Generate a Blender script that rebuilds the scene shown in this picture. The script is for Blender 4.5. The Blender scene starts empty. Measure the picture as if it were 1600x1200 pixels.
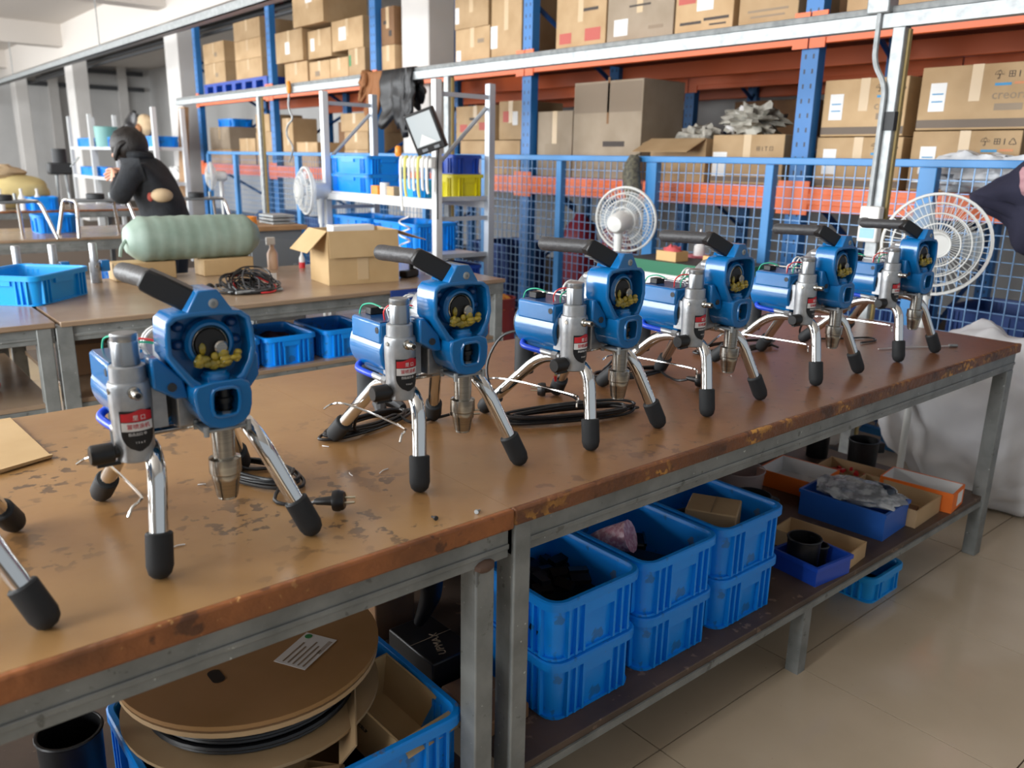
import bpy, math, random
from mathutils import Vector, Matrix, noise
random.seed(7)
SC = bpy.context.scene
COL = SC.collection
PI = math.pi

# ---------------------------------------------------------------- camera
cam_d = bpy.data.cameras.new('camera'); cam = bpy.data.objects.new('camera', cam_d); COL.objects.link(cam)
cam_d.sensor_width = 36.0; cam_d.lens = 1281.2/1600*36; cam_d.clip_start = 0.05; cam_d.clip_end = 100
yaw, pitch, roll = math.radians(49.815), math.radians(15.261), math.radians(-1.093)
f0 = Vector((math.cos(yaw), math.sin(yaw), 0)); r0 = Vector((math.sin(yaw), -math.cos(yaw), 0)); up = Vector((0, 0, 1))
fw = f0*math.cos(pitch)-up*math.sin(pitch); dn = -(up*math.cos(pitch)+f0*math.sin(pitch))
rt = r0*math.cos(roll)+dn*math.sin(roll); dd = -r0*math.sin(roll)+dn*math.cos(roll)
cam.matrix_world = Matrix(((rt.x, -dd.x, -fw.x, 0), (rt.y, -dd.y, -fw.y, 0), (rt.z, -dd.z, -fw.z, 1.351), (0, 0, 0, 1)))
cam_d.dof.use_dof = True; cam_d.dof.focus_distance = 1.75; cam_d.dof.aperture_fstop = 4.6
SC.camera = cam
# ---------------------------------------------------------------- world, daylight, exposure
W = bpy.data.worlds.new('world'); SC.world = W; W.use_nodes = True
bg = W.node_tree.nodes['Background']; bg.inputs[0].default_value = (0.86, 0.93, 1.0, 1); bg.inputs[1].default_value = 0.33
def area(name, loc, direction, sx, sy, power, col=(1, 0.98, 0.95)):
    l = bpy.data.lights.new(name, 'AREA'); l.shape = 'RECTANGLE'; l.size = sx; l.size_y = sy; l.energy = power; l.color = col
    o = bpy.data.objects.new(name, l); COL.objects.link(o); o.location = loc
    o.rotation_euler = Vector(direction).to_track_quat('-Z', 'Y').to_euler()
    return o
# daylight entering through the four big windows of the left wall
WIN_Y = (1.4, 5.4, 9.4, 13.4, 17.4, 21.4)
for y in WIN_Y:
    area('window_daylight', (-3.9, y, 2.05), (1, 0, -0.12), 2.0, 3.2, 260, (0.95, 0.98, 1.0))
SC.view_settings.view_transform = 'Standard'; SC.view_settings.look = 'None'
SC.view_settings.exposure = 0.55; SC.view_settings.gamma = 1.0; SC.view_settings.use_curve_mapping = False

# ---------------------------------------------------------------- helpers: materials
def lin(h):
    h = h.lstrip('#'); c = [int(h[i:i+2], 16)/255 for i in (0, 2, 4)]
    return tuple((x/12.92 if x <= .04045 else ((x+.055)/1.055)**2.4) for x in c)+(1,)
MATS = {}
def mat(name, col, rough=.5, metal=0, col2=None, scale=8, lo=.4, hi=.65, bump=0, bscale=40, coat=0, vary=0, spec=.5,
        stretch=None, alpha=1, trans=0, spots=None, detail=4, world=False, emit=0):
    if name in MATS: return MATS[name]
    m = bpy.data.materials.new(name); m.use_nodes = True; nt = m.node_tree; N = nt.nodes; L = nt.links
    b = N['Principled BSDF']; b.inputs['Roughness'].default_value = rough; b.inputs['Metallic'].default_value = metal
    b.inputs['Specular IOR Level'].default_value = spec
    b.inputs['Coat Weight'].default_value = coat; b.inputs['Coat Roughness'].default_value = .08
    b.inputs['Alpha'].default_value = alpha; b.inputs['Transmission Weight'].default_value = trans
    c1 = lin(col); b.inputs['Base Color'].default_value = c1
    if emit:
        b.inputs['Emission Color'].default_value = c1; b.inputs['Emission Strength'].default_value = emit
    src = None
    def coords():
        tc = N.new('ShaderNodeTexCoord'); s = tc.outputs['Object']
        if world:
            g = N.new('ShaderNodeNewGeometry'); s = g.outputs['Position']
        mp = N.new('ShaderNodeMapping'); L.new(s, mp.inputs[0])
        if stretch: mp.inputs['Scale'].default_value = stretch
        return mp.outputs[0]
    cc = coords() if (col2 or bump or spots) else None
    if col2:
        n = N.new('ShaderNodeTexNoise'); n.inputs['Scale'].default_value = scale; n.inputs['Detail'].default_value = detail
        L.new(cc, n.inputs['Vector'])
        r = N.new('ShaderNodeValToRGB'); r.color_ramp.elements[0].position = lo; r.color_ramp.elements[1].position = hi
        r.color_ramp.elements[0].color = c1; r.color_ramp.elements[1].color = lin(col2)
        L.new(n.outputs['Fac'], r.inputs[0]); src = r.outputs[0]
    for sp in (spots or []):     # (colour, scale, threshold, strength, mask scale)
        n = N.new('ShaderNodeTexNoise'); n.inputs['Scale'].default_value = sp[1]; n.inputs['Detail'].default_value = 3
        L.new(cc, n.inputs['Vector'])
        r = N.new('ShaderNodeValToRGB'); r.color_ramp.elements[0].position = sp[2]; r.color_ramp.elements[1].position = sp[2]+.04
        L.new(n.outputs['Fac'], r.inputs[0])
        fac = r.outputs[0]
        if len(sp) > 4:
            n2 = N.new('ShaderNodeTexNoise'); n2.inputs['Scale'].default_value = sp[4]; L.new(cc, n2.inputs['Vector'])
            r2 = N.new('ShaderNodeValToRGB'); r2.color_ramp.elements[0].position = .48; r2.color_ramp.elements[1].position = .6
            L.new(n2.outputs['Fac'], r2.inputs[0])
            mm = N.new('ShaderNodeMath'); mm.operation = 'MULTIPLY'; L.new(fac, mm.inputs[0]); L.new(r2.outputs[0], mm.inputs[1]); fac = mm.outputs[0]
        m2 = N.new('ShaderNodeMath'); m2.operation = 'MULTIPLY'; m2.inputs[1].default_value = sp[3]; L.new(fac, m2.inputs[0])
        mx = N.new('ShaderNodeMix'); mx.data_type = 'RGBA'; L.new(m2.outputs[0], mx.inputs[0])
        if src: L.new(src, mx.inputs[6])
        else: mx.inputs[6].default_value = c1
        mx.inputs[7].default_value = lin(sp[0]); src = mx.outputs[2]
    if vary:
        oi = N.new('ShaderNodeObjectInfo'); mr = N.new('ShaderNodeMapRange'); mr.inputs[3].default_value = 1-vary; mr.inputs[4].default_value = 1+vary
        L.new(oi.outputs['Random'], mr.inputs[0]); hs = N.new('ShaderNodeHueSaturation'); L.new(mr.outputs[0], hs.inputs['Value'])
        if src: L.new(src, hs.inputs['Color'])
        else: hs.inputs['Color'].default_value = c1
        src = hs.outputs[0]
    if src: L.new(src, b.inputs['Base Color'])
    if bump:
        n = N.new('ShaderNodeTexNoise'); n.inputs['Scale'].default_value = bscale; n.inputs['Detail'].default_value = 3; L.new(cc, n.inputs['Vector'])
        bm = N.new('ShaderNodeBump'); bm.inputs['Strength'].default_value = bump; bm.inputs['Distance'].default_value = .01
        L.new(n.outputs['Fac'], bm.inputs['Height']); L.new(bm.outputs[0], b.inputs['Normal'])
    MATS[name] = m
    return m
def slot_mat(name, col):      # rack upright paint with two columns of punched slots (too small to model)
    m = mat(name, col, .42); nt = m.node_tree; N = nt.nodes; L = nt.links; b = N['Principled BSDF']
    tc = N.new('ShaderNodeTexCoord'); sx = N.new('ShaderNodeSeparateXYZ'); L.new(tc.outputs['Object'], sx.inputs[0])
    def M(op, a, c=None):
        n = N.new('ShaderNodeMath'); n.operation = op
        for i, v in enumerate((a, c)):
            if v is None: continue
            if isinstance(v, (int, float)): n.inputs[i].default_value = v
            else: L.new(v, n.inputs[i])
        return n.outputs[0]
    y = M('ABSOLUTE', sx.outputs['Y']); band = M('LESS_THAN', M('ABSOLUTE', M('SUBTRACT', y, .023)), .005)
    zz = M('FRACT', M('MULTIPLY', sx.outputs['Z'], 1/.075)); hole = M('LESS_THAN', M('ABSOLUTE', M('SUBTRACT', zz, .5)), .16)
    front = M('LESS_THAN', sx.outputs['X'], -.03)
    f = M('MULTIPLY', M('MULTIPLY', band, hole), front)
    mx = N.new('ShaderNodeMix'); mx.data_type = 'RGBA'; mx.inputs[6].default_value = lin(col); mx.inputs[7].default_value = lin('#0a1424')
    L.new(f, mx.inputs[0]); L.new(mx.outputs[2], b.inputs['Base Color'])
    return m

# ---------------------------------------------------------------- helpers: meshes
class MB:
    def __init__(s): s.v = []; s.f = []
    def add(s, vs, fs, M=None):
        k = len(s.v); s.v += [tuple((M @ Vector(p)) if M else p) for p in vs]; s.f += [tuple(i+k for i in f) for f in fs]; return s
    def box(s, x0, x1, y0, y1, z0, z1, M=None):
        return s.add([(x0,y0,z0),(x1,y0,z0),(x1,y1,z0),(x0,y1,z0),(x0,y0,z1),(x1,y0,z1),(x1,y1,z1),(x0,y1,z1)],
                     [(3,2,1,0),(4,5,6,7),(0,1,5,4),(1,2,6,5),(2,3,7,6),(3,0,4,7)], M)
    def loft(s, loops, cap0=True, cap1=True, closed=True, M=None):
        n = len(loops[0]); vs = [p for l in loops for p in l]; fs = []
        for k in range(len(loops)-1):
            for i in range(n if closed else n-1):
                j = (i+1) % n; fs.append((k*n+i, k*n+j, (k+1)*n+j, (k+1)*n+i))
        if cap0: fs.append(tuple(range(n-1, -1, -1)))
        if cap1: fs.append(tuple((len(loops)-1)*n+i for i in range(n)))
        return s.add(vs, fs, M)
    def cyl(s, p0, p1, r0, r1=None, n=16, caps=True):
        r1 = r0 if r1 is None else r1; p0 = Vector(p0); p1 = Vector(p1); d = (p1-p0).normalized()
        a = d.orthogonal().normalized(); b = d.cross(a)
        lp = [[tuple(p+(a*math.cos(2*PI*i/n)+b*math.sin(2*PI*i/n))*r) for i in range(n)] for p, r in ((p0, r0), (p1, r1))]
        return s.loft(lp, caps, caps)
    def lathe(s, prof, o=(0,0,0), axis='z', n=20, M=None):
        lp = []
        for r, z in prof:
            l = []
            for i in range(n):
                c, sn = r*math.cos(2*PI*i/n), r*math.sin(2*PI*i/n)
                p = {'z': (c, sn, z), 'y': (sn, z, c), 'x': (z, c, sn)}[axis]
                l.append((p[0]+o[0], p[1]+o[1], p[2]+o[2]))
            lp.append(l)
        return s.loft(lp, True, True, True, M)
    def tube(s, path, r, n=8, closed=False, caps=True):
        P = [Vector(p) for p in path]; m = len(P); lp = []; a = None
        for i, p in enumerate(P):
            if closed: d = P[(i+1) % m]-P[i-1]
            else: d = P[min(i+1, m-1)]-P[max(i-1, 0)]
            d.normalize()
            if a is None: a = d.orthogonal().normalized()
            else:
                a = a-d*a.dot(d)
                a = a.normalized() if a.length > 1e-6 else d.orthogonal().normalized()
            b = d.cross(a); rr = r[i] if isinstance(r, (list, tuple)) else r
            lp.append([tuple(p+(a*math.cos(2*PI*k/n)+b*math.sin(2*PI*k/n))*rr) for k in range(n)])
        if closed: lp.append(lp[0]); return s.loft(lp, False, False)
        return s.loft(lp, caps, caps)
    def prism(s, poly, axis, a, b, M=None):
        def P(q, t): return {'x': (t, q[0], q[1]), 'y': (q[0], t, q[1]), 'z': (q[0], q[1], t)}[axis]
        return s.loft([[P(q, a) for q in poly], [P(q, b) for q in poly]], M=M)
    def ringplate(s, outer, inner, y0, y1):   # plate with a window, extruded along y; equal vertex counts
        n = len(outer); vs = []
        for lp, y in ((outer, y0), (inner, y0), (outer, y1), (inner, y1)): vs += [(p[0], y, p[1]) for p in lp]
        fs = []
        for i in range(n):
            j = (i+1) % n
            fs += [(i, j, n+j, n+i), (2*n+j, 2*n+i, 3*n+i, 3*n+j), (j, i, 2*n+i, 2*n+j), (n+i, n+j, 3*n+j, 3*n+i)]
        return s.add(vs, fs)
    def ball(s, c, r, n=14, m=9, M=None):
        r = (r, r, r) if isinstance(r, (int, float)) else r; lp = []
        for k in range(m+1):
            t = PI*(k+.02)/(m+.04); lp.append([(c[0]+r[0]*math.sin(t)*math.cos(2*PI*i/n), c[1]+r[1]*math.sin(t)*math.sin(2*PI*i/n), c[2]-r[2]*math.cos(t)) for i in range(n)])
        return s.loft(lp, M=M)
    def grid(s, fn, nu, nv, M=None):
        vs = [fn(i/nu, j/nv) for j in range(nv+1) for i in range(nu+1)]
        fs = [(j*(nu+1)+i, j*(nu+1)+i+1, (j+1)*(nu+1)+i+1, (j+1)*(nu+1)+i) for j in range(nv) for i in range(nu)]
        return s.add(vs, fs, M)
    def mesh(s, name):
        me = bpy.data.meshes.new(name); me.from_pydata(s.v, [], s.f); me.update(); return me
def fillet(path, rad, seg=6):
    P = [Vector(p) for p in path]; out = [P[0]]
    for i in range(1, len(P)-1):
        a, b, c = P[i-1], P[i], P[i+1]; u = (a-b); w = (c-b); t = min(rad, u.length*.49, w.length*.49)
        p0 = b+u.normalized()*t; p1 = b+w.normalized()*t
        for k in range(seg+1):
            q = k/seg; out.append(p0*(1-q)**2+b*2*q*(1-q)+p1*q*q)
    out.append(P[-1]); return out
def spline(pts, n=8, closed=False):
    P = [Vector(p) for p in pts]; m = len(P); out = []
    for i in range(m if closed else m-1):
        g = (lambda k: P[k % m]) if closed else (lambda k: P[max(0, min(m-1, k))])
        a, b, c, d = g(i-1), g(i), g(i+1), g(i+2)
        for k in range(n):
            t = k/n; out.append(.5*((2*b)+(c-a)*t+(2*a-5*b+4*c-d)*t*t+(3*b-a-3*c+d)*t**3))
    if not closed: out.append(P[-1])
    return out
def rrect(lx, ly, r, z, n=4, cx=0, cy=0):
    l = []
    for qx, qy, a0 in ((1,1,0),(-1,1,PI/2),(-1,-1,PI),(1,-1,1.5*PI)):
        for k in range(n+1):
            a = a0+PI/2*k/n; l.append((cx+qx*(lx/2-r)+r*math.cos(a), cy+qy*(ly/2-r)+r*math.sin(a), z))
    return l
def finish(me, m, smooth=40):
    if m and not me.materials: me.materials.append(m)
    if smooth:
        for p in me.polygons: p.use_smooth = True
        me.set_sharp_from_angle(angle=math.radians(smooth))
def ob(name, mb, m, parent=None, loc=None, rot=None, bevel=0, smooth=40, kind=None):
    me = mb if isinstance(mb, bpy.types.Mesh) else mb.mesh(name)
    finish(me, m, smooth)
    o = bpy.data.objects.new(name, me); COL.objects.link(o)
    if parent: o.parent = parent
    if loc: o.location = loc
    if rot: o.rotation_euler = rot
    if bevel:
        b = o.modifiers.new('bevel', 'BEVEL'); b.width = bevel; b.segments = 2; b.limit_method = 'ANGLE'; b.angle_limit = math.radians(50)
    if kind: o['kind'] = kind
    return o
def tag(o, label, cat, group=None, kind=None):
    o['label'] = label; o['category'] = cat
    if group: o['group'] = group
    if kind: o['kind'] = kind
    return o
def thing(name, label, cat, loc=(0,0,0), rz=0, group=None):
    o = bpy.data.objects.new(name, None); COL.objects.link(o); o.empty_display_size = .05
    o.location = loc; o.rotation_euler = (0, 0, rz); return tag(o, label, cat, group)
def struct(name, mb, m, parent=None, **k):
    o = ob(name, mb, m, parent, **k); o['kind'] = 'structure'; return o
def copy_tree(o, parent=None):
    c = o.copy(); COL.objects.link(c)
    if parent: c.parent = parent
    for ch in list(o.children): copy_tree(ch, c)
    return c
def place(src, used, loc, rz, label):
    o = copy_tree(src) if used else src
    o.location = loc; o.rotation_euler = (0, 0, rz); o['label'] = label; return o
def lettering(txt, size, m, parent, M, name='lettering', thick=0.0004, align='CENTER', label=None):
    cu = bpy.data.curves.new('t', 'FONT'); cu.body = txt; cu.size = size; cu.extrude = thick; cu.align_x = align; cu.align_y = 'CENTER'; cu.resolution_u = 2
    t = bpy.data.objects.new('t', cu); COL.objects.link(t); bpy.context.view_layer.update()
    me = bpy.data.meshes.new_from_object(t.evaluated_get(bpy.context.evaluated_depsgraph_get()))
    bpy.data.objects.remove(t); bpy.data.curves.remove(cu)
    me.transform(M); me.materials.clear()
    o = ob(name, me, m, parent, smooth=0)
    if label: o['label'] = label
    return o
def facing(loc, nx, upv=(0,0,1)):          # matrix whose +Z looks along nx and +Y along up: for prints on faces
    z = Vector(nx).normalized(); y = Vector(upv); y = (y-z*y.dot(z)).normalized(); x = y.cross(z)
    return Matrix(((x.x, y.x, z.x, loc[0]), (x.y, y.y, z.y, loc[1]), (x.z, y.z, z.z, loc[2]), (0, 0, 0, 1)))

# ---------------------------------------------------------------- materials
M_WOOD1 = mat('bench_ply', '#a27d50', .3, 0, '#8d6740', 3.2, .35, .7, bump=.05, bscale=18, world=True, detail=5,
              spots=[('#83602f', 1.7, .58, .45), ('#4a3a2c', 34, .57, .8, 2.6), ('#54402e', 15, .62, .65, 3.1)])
def blend_russet(m, x0, x1, ca, cb):       # light change along the benches painted into the boards, ochre left to russet right
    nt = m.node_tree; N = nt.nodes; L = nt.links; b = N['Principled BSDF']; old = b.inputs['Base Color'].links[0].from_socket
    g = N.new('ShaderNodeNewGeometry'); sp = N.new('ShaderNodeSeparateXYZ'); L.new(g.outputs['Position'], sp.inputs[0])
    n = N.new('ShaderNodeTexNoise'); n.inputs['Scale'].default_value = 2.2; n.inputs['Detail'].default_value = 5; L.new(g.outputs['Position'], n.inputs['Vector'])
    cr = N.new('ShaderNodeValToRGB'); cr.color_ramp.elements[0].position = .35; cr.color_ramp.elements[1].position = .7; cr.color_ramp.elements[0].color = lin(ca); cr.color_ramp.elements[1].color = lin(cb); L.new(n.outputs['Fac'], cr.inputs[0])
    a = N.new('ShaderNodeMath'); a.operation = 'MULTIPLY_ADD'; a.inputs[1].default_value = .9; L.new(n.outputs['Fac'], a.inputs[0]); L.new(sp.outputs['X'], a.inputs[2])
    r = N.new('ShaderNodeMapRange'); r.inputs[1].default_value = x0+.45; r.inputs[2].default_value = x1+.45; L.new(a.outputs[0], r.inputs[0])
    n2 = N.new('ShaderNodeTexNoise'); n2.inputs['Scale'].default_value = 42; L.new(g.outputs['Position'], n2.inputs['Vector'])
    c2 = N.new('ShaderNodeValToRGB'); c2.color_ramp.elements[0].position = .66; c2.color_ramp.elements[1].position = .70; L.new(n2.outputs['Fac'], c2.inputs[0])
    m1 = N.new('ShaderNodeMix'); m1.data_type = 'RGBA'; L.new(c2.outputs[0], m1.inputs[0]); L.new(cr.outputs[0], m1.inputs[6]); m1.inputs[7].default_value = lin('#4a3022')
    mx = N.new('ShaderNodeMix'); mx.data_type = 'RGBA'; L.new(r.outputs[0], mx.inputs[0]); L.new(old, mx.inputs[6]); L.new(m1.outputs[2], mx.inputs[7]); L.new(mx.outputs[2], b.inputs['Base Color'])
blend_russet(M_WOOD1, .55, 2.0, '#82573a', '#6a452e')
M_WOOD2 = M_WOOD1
M_WOOD3 = mat('far_bench_ply', '#a08b74', .26, 0, '#8a7059', 2.4, .35, .7, world=True)
M_EDGE = mat('painted_bench_edge', '#9a5c30', .45, 0, '#6c4020', 9, .4, .7, bump=.3, bscale=60, world=True, spots=[('#d6a868', 70, .66, .8, 6), ('#3d2417', 22, .62, .7)])
M_EDGE2 = mat('chipped_bench_edge', '#78492a', .5, 0, '#56331d', 9, .4, .7, bump=.5, bscale=70, world=True, spots=[('#d0963f', 60, .52, .9, 7), ('#3d2417', 22, .60, .7)])
M_STEEL = mat('bench_steel', '#8a8d8b', .5, .2, '#707371', 14, .35, .7, bump=.06, bscale=90, world=True, spots=[('#4b4a46', 40, .67, .6), ('#d8dcda', 95, .71, .7)])
M_SHELFW = mat('dirty_shelf_board', '#5c4a3d', .55, 0, '#44372e', 7, .35, .7, world=True, spots=[('#8d7460', 30, .65, .6)])
M_GALV = mat('galvanised', '#a9adae', .45, .45, '#8f9495', 30, .35, .7)
M_CHROME = mat('chrome', '#dfe0df', .07, 1)
M_STEELBR = mat('turned_steel', '#b9b7b0', .22, 1, stretch=(1, 1, 40), col2='#9c9a94', scale=14, lo=.3, hi=.7)
M_ALU = mat('cast_aluminium', '#b4b6b8', .38, .65, '#9fa2a5', 60, .3, .7, bump=.05, bscale=200)
M_ALUB = mat('knob_aluminium', '#9b9ea1', .3, .8)
M_BLUE = mat('sprayer_blue_paint', '#0568a8', .26, .0, coat=.45)
M_BLUED = mat('sprayer_blue_dark', '#0d3f74', .3, .0, coat=.3)
M_RUB = mat('black_rubber', '#26282a', .6, spec=.35)
M_GRIP = mat('grip_rubber', '#38383a', .45, bump=.15, bscale=120, spec=.4)
M_BLK = mat('black_plastic', '#101012', .42)
M_CORD = mat('black_cord', '#151517', .35)
M_GREASE = mat('grease', '#b59a24', .25, 0, '#6e6a1a', 60, .35, .65, coat=.6)
M_HOSE = mat('blue_hose', '#1b48c8', .3)
M_RED = mat('red_wire', '#d8363a', .4); M_GREEN = mat('green_wire', '#26a884', .4); M_WHITE = mat('white_paint', '#e9e8e4', .45)
M_LRED = mat('label_red', '#c8262e', .35); M_LBLK = mat('label_black', '#141416', .3); M_LWHT = mat('label_white', '#dedcda', .35)
M_CRATE = mat('crate_blue', '#078cec', .36, vary=.1, spots=[('#30536b', 22, .64, .5), ('#6a6350', 30, .67, .6, 6)])
M_CRATED = mat('crate_dark_blue', '#1a48b0', .36, vary=.08)
M_CRATEB = mat('crate_bright_blue', '#159be8', .36, vary=.04)
M_YEL = mat('crate_yellow', '#d6c90e', .4)
M_CARD = mat('carton_brown', '#bd9f78', .75, 0, '#ad8e66', 5, .35, .7, vary=.12)
M_CARDL = mat('carton_light', '#c6a87c', .72, 0, '#b6976a', 4, .35, .7)
M_CARDG = mat('carton_grey', '#a3937f', .75, 0, '#94846f', 5, .35, .7)
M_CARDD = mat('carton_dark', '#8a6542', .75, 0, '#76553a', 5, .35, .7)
M_TAPE = mat('tape', '#c8ad86', .35); M_PAPER = mat('paper', '#e4e4e2', .6); M_INK = mat('ink', '#3a302a', .6)
M_INKRED = mat('ink_red', '#b8574c', .6); M_INKBLUE = mat('ink_blue', '#3c8fc0', .6); M_INKOR = mat('ink_orange', '#c98358', .6)
M_INKG = mat('ink_grey', '#8c7a64', .6)
M_RKBLUE = slot_mat('rack_blue', '#2b74b8'); M_BLUEP = mat('frame_blue', '#2f6fb4', .42); M_BLUEDK = mat('brace_blue', '#1c4a86', .45)
M_ORANGE = mat('beam_orange', '#e8703c', .42); M_DECK = mat('deck_steel', '#6b3428', .6)
M_FENCE = mat('fence_blue', '#3d86c4', .4); M_WIRE = mat('fence_wire', '#6f93bb', .4, .2)
M_WALL = mat('wall_paint', '#d4d3d1', .8, 0, '#c9c8c6', 1.2, .35, .7); M_COLUMN = mat('column_paint', '#dcd9d5', .75, 0, '#cfccc8', 1.5, .35, .7)
M_CEIL = mat('ceiling_paint', '#d9d2ca', .85); M_PIPE = mat('dark_pipe', '#4d4f52', .5, .3)
M_TILE = mat('floor_tile', '#bfae97', .12, 0, '#b3a28a', 2.5, .3, .7, vary=.03, world=True, spots=[('#7b6a55', 60, .74, .6)])
M_GROUT = mat('grout', '#57483a', .8); M_CLOTHD = mat('dark_jacket', '#17191d', .85, 0, '#22262c', 20, .35, .7, bump=.3, bscale=60)
M_PUFF = mat('puffer_black', '#191a1d', .45); M_BROWNC = mat('brown_coat', '#8b5b35', .8)
M_HAIR = mat('hair', '#17110f', .5, bump=.4, bscale=200, stretch=(1, 1, .1)); M_SKIN = mat('skin', '#c99378', .5); M_JEAN = mat('dark_trousers', '#1f2836', .85)
M_ROLL = mat('grey_green_wrap', '#859a8d', .55, 0, '#99ab9f', 9, .35, .7, bump=.25, bscale=12)
M_PLASTIC = mat('clear_film', '#d5d8d8', .12, 0, alpha=.35, spec=.8)
M_FAN = mat('fan_white', '#dfe0dd', .4); M_FANB = mat('fan_blade', '#b9c4cb', .25, alpha=.55); M_GLASS = mat('lens_glass', '#b9c1c4', .1, spec=.8)
M_SACK = mat('white_sack', '#e0e0e2', .7, 0, '#cfcfd3', 4, .35, .7, bump=1, bscale=5)
M_GREENT = mat('green_trim', '#1f6b4c', .5); M_GREY = mat('grey_panel', '#7d8286', .5, .2); M_DGREY = mat('dark_grey', '#2e3032', .6)
M_ORPAP = mat('orange_card', '#e8701c', .55); M_ORPL = mat('orange_plastic', '#e88f2a', .4); M_REDD = mat('drum_red', '#7c2226', .45); M_PINK = mat('pink_film', '#c98a9a', .3, 0, '#e8c4cc', 90, .45, .6)
M_TEAL = mat('teal_plastic', '#76aca6', .45); M_BEIGE = mat('beige_fabric', '#c0a886', .85); M_CREAM = mat('cream_fabric', '#d8c58a', .8)
M_NAVY = mat('navy_cloth', '#26263a', .9, bump=.2, bscale=60); M_ROSE = mat('rose_cloth', '#b98e93', .9, 0, '#a77b82', 60, .35, .65)
M_WOODP = mat('plank_wood', '#b08a62', .6, 0, '#96704a', 6, .35, .7); M_TUB = mat('translucent_tub', '#b8a8a4', .25, alpha=.45)
M_NETTLE = mat('mesh_sleeve', '#4c4a42', .7, 0, '#6e6a58', 60, .4, .6)

# ================================================================ the setting
fl = struct('floor', MB().box(-4, 8.2, -3.5, 26.5, -.12, -.004), M_GROUT)
TP = .5655
tm = MB().box(.0018, TP-.0018, .0018, TP-.0018, -.012, 0).mesh('tile')
for i in range(-5, 8):
    for j in range(-4, 12):
        ob('tile', tm, M_TILE, fl, loc=(1.354+i*TP, 1.03+j*TP, 0), smooth=0)
struct('ceiling', MB().box(-4.1, 8.2, -3.5, 26.5, 3.7, 3.82), M_CEIL, smooth=0)
b = MB(); b.box(4.2, 4.68, -3.5, 26.5, 3.12, 3.7)
struct('trim_1', b, M_CEIL, smooth=0)
for k, y in enumerate((6.3, 12.5, 18.5, 24.2)):
    b = MB(); b.box(-4, 4.2, y+.05, y+.4, 3.3, 3.7); struct('trim_%d' % (k+2), b, M_CEIL, smooth=0)
b = MB(); b.box(-4, 8.2, 26.5, 26.65, 0, 3.7); wb = struct('wall_back', b, M_WALL, smooth=0)
for z in (3.12, 3.55):
    ob('wall_rail', MB().box(-3, 8, 26.36, 26.48, z-.05, z+.06), M_PIPE, wb)
for x in (.8, 3.2, 5.6, 7.4):
    ob('wall_post', MB().box(x-.12, x+.12, 26.3, 26.48, 0, 3.7), M_COLUMN, wb)
struct('wall_right', MB().box(8.2, 8.35, -3.5, 26.5, 0, 3.7), M_WALL, smooth=0)
wl = MB(); wl.box(-4.2, -4.05, -3.5, 26.5, 0, 1.0); wl.box(-4.2, -4.05, -3.5, 26.5, 3.15, 3.7)
ys = [-3.5]+[v for y in WIN_Y for v in (y-1.65, y+1.65)]+[26.5]
for a, c in zip(ys[0::2], ys[1::2]): wl.box(-4.2, -4.05, a, c, 1.0, 3.15)
struct('wall_left', wl, M_WALL, smooth=0)
for k, y in enumerate(WIN_Y):
    b = MB()
    for t in (y-1.65, y-.03, y+1.6): b.box(-4.15, -4.09, t, t+.05, 1.0, 3.15)
    for t in (1.0, 2.3, 3.1): b.box(-4.15, -4.09, y-1.65, y+1.65, t, t+.05)
    struct('window_%d' % (k+1), b, M_GALV)
for k, (y, d) in enumerate(((6.29, .43), (12.52, .55), (18.5, .6), (24.2, .6))):
    c = struct('wall_column', MB().box(4.3, 4.58, y, y+d, 0, 3.15), M_COLUMN, bevel=.012)
# pipes under the ceiling behind the racks
for k, (x, z, r) in enumerate(((4.85, 3.05, .028), (4.95, 3.16, .035), (5.1, 3.26, .04))):
    p = thing('ceiling_pipe', ('lowest', 'middle', 'highest')[k]+' of the dark pipes running under the ceiling beyond the racks', 'pipe', (x, 1, z), 0, 'dark ceiling pipes')
    ob('pipe', MB().cyl((0, 0, 0), (0, 24, 0), r, n=10), M_PIPE, p)
    for y in (6.2, 8.0, 9.7): ob('coupling', MB().cyl((0, y, 0), (0, y+.09, 0), r*1.25, n=10), M_REDD, p)
# upper cable tray on drop rods
t = thing('cable_tray', 'long pale grey cable tray hanging under the ceiling along the columns', 'cable tray', (3.3, 0, 2.62))
b = MB(); b.box(-.05, .05, 3, 26, 0, .012); b.box(-.05, -.042, 3, 26, 0, .085); b.box(.042, .05, 3, 26, 0, .085)
ob('tray', b, M_GALV, t)
for y in (6.5, 12.6, 18.6, 24.3): ob('drop_rod', MB().cyl((0, y, .01), (0, y, 1.1), .008, n=6), M_GALV, t)
# galvanised rail at head height on three square poles
t = thing('work_rail', 'galvanised square rail with conduit carried on tall square poles before the racks', 'rail', (3.3, 0, 0))
ob('rail', MB().box(-.025, .025, .4, 9.75, 1.868, 1.918), M_GALV, t)
ob('conduit', MB().cyl((.0, .4, 1.934), (.0, 9.75, 1.934), .015, n=8), M_GALV, t)
for y in (1.64, 4.6, 7.56):
    p = ob('pole', MB().box(-.025, .025, y-.025, y+.025, 0, 1.868), M_GALV, t, bevel=.004)
    ob('wood_batten', MB().box(.0, .02, y-.034, y-.026, .2, 1.86), mat('batten', '#a58f5a', .6), p)
ob('joint_sleeve', MB().box(-.03, .03, 1.61, 1.67, 1.49, 1.56), M_DGREY, t)
ob('junction_box', MB().box(-.045, .03, 1.68, 1.77, 1.92, 2.01), M_GALV, t, bevel=.006)
ob('drop_conduit', MB().tube(fillet([(-.03, 1.72, 1.93), (-.03, 1.72, 1.74), (-.035, 1.66, 1.66), (-.035, 1.66, 1.2)], .05), .011, 8), M_GALV, t)
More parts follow.
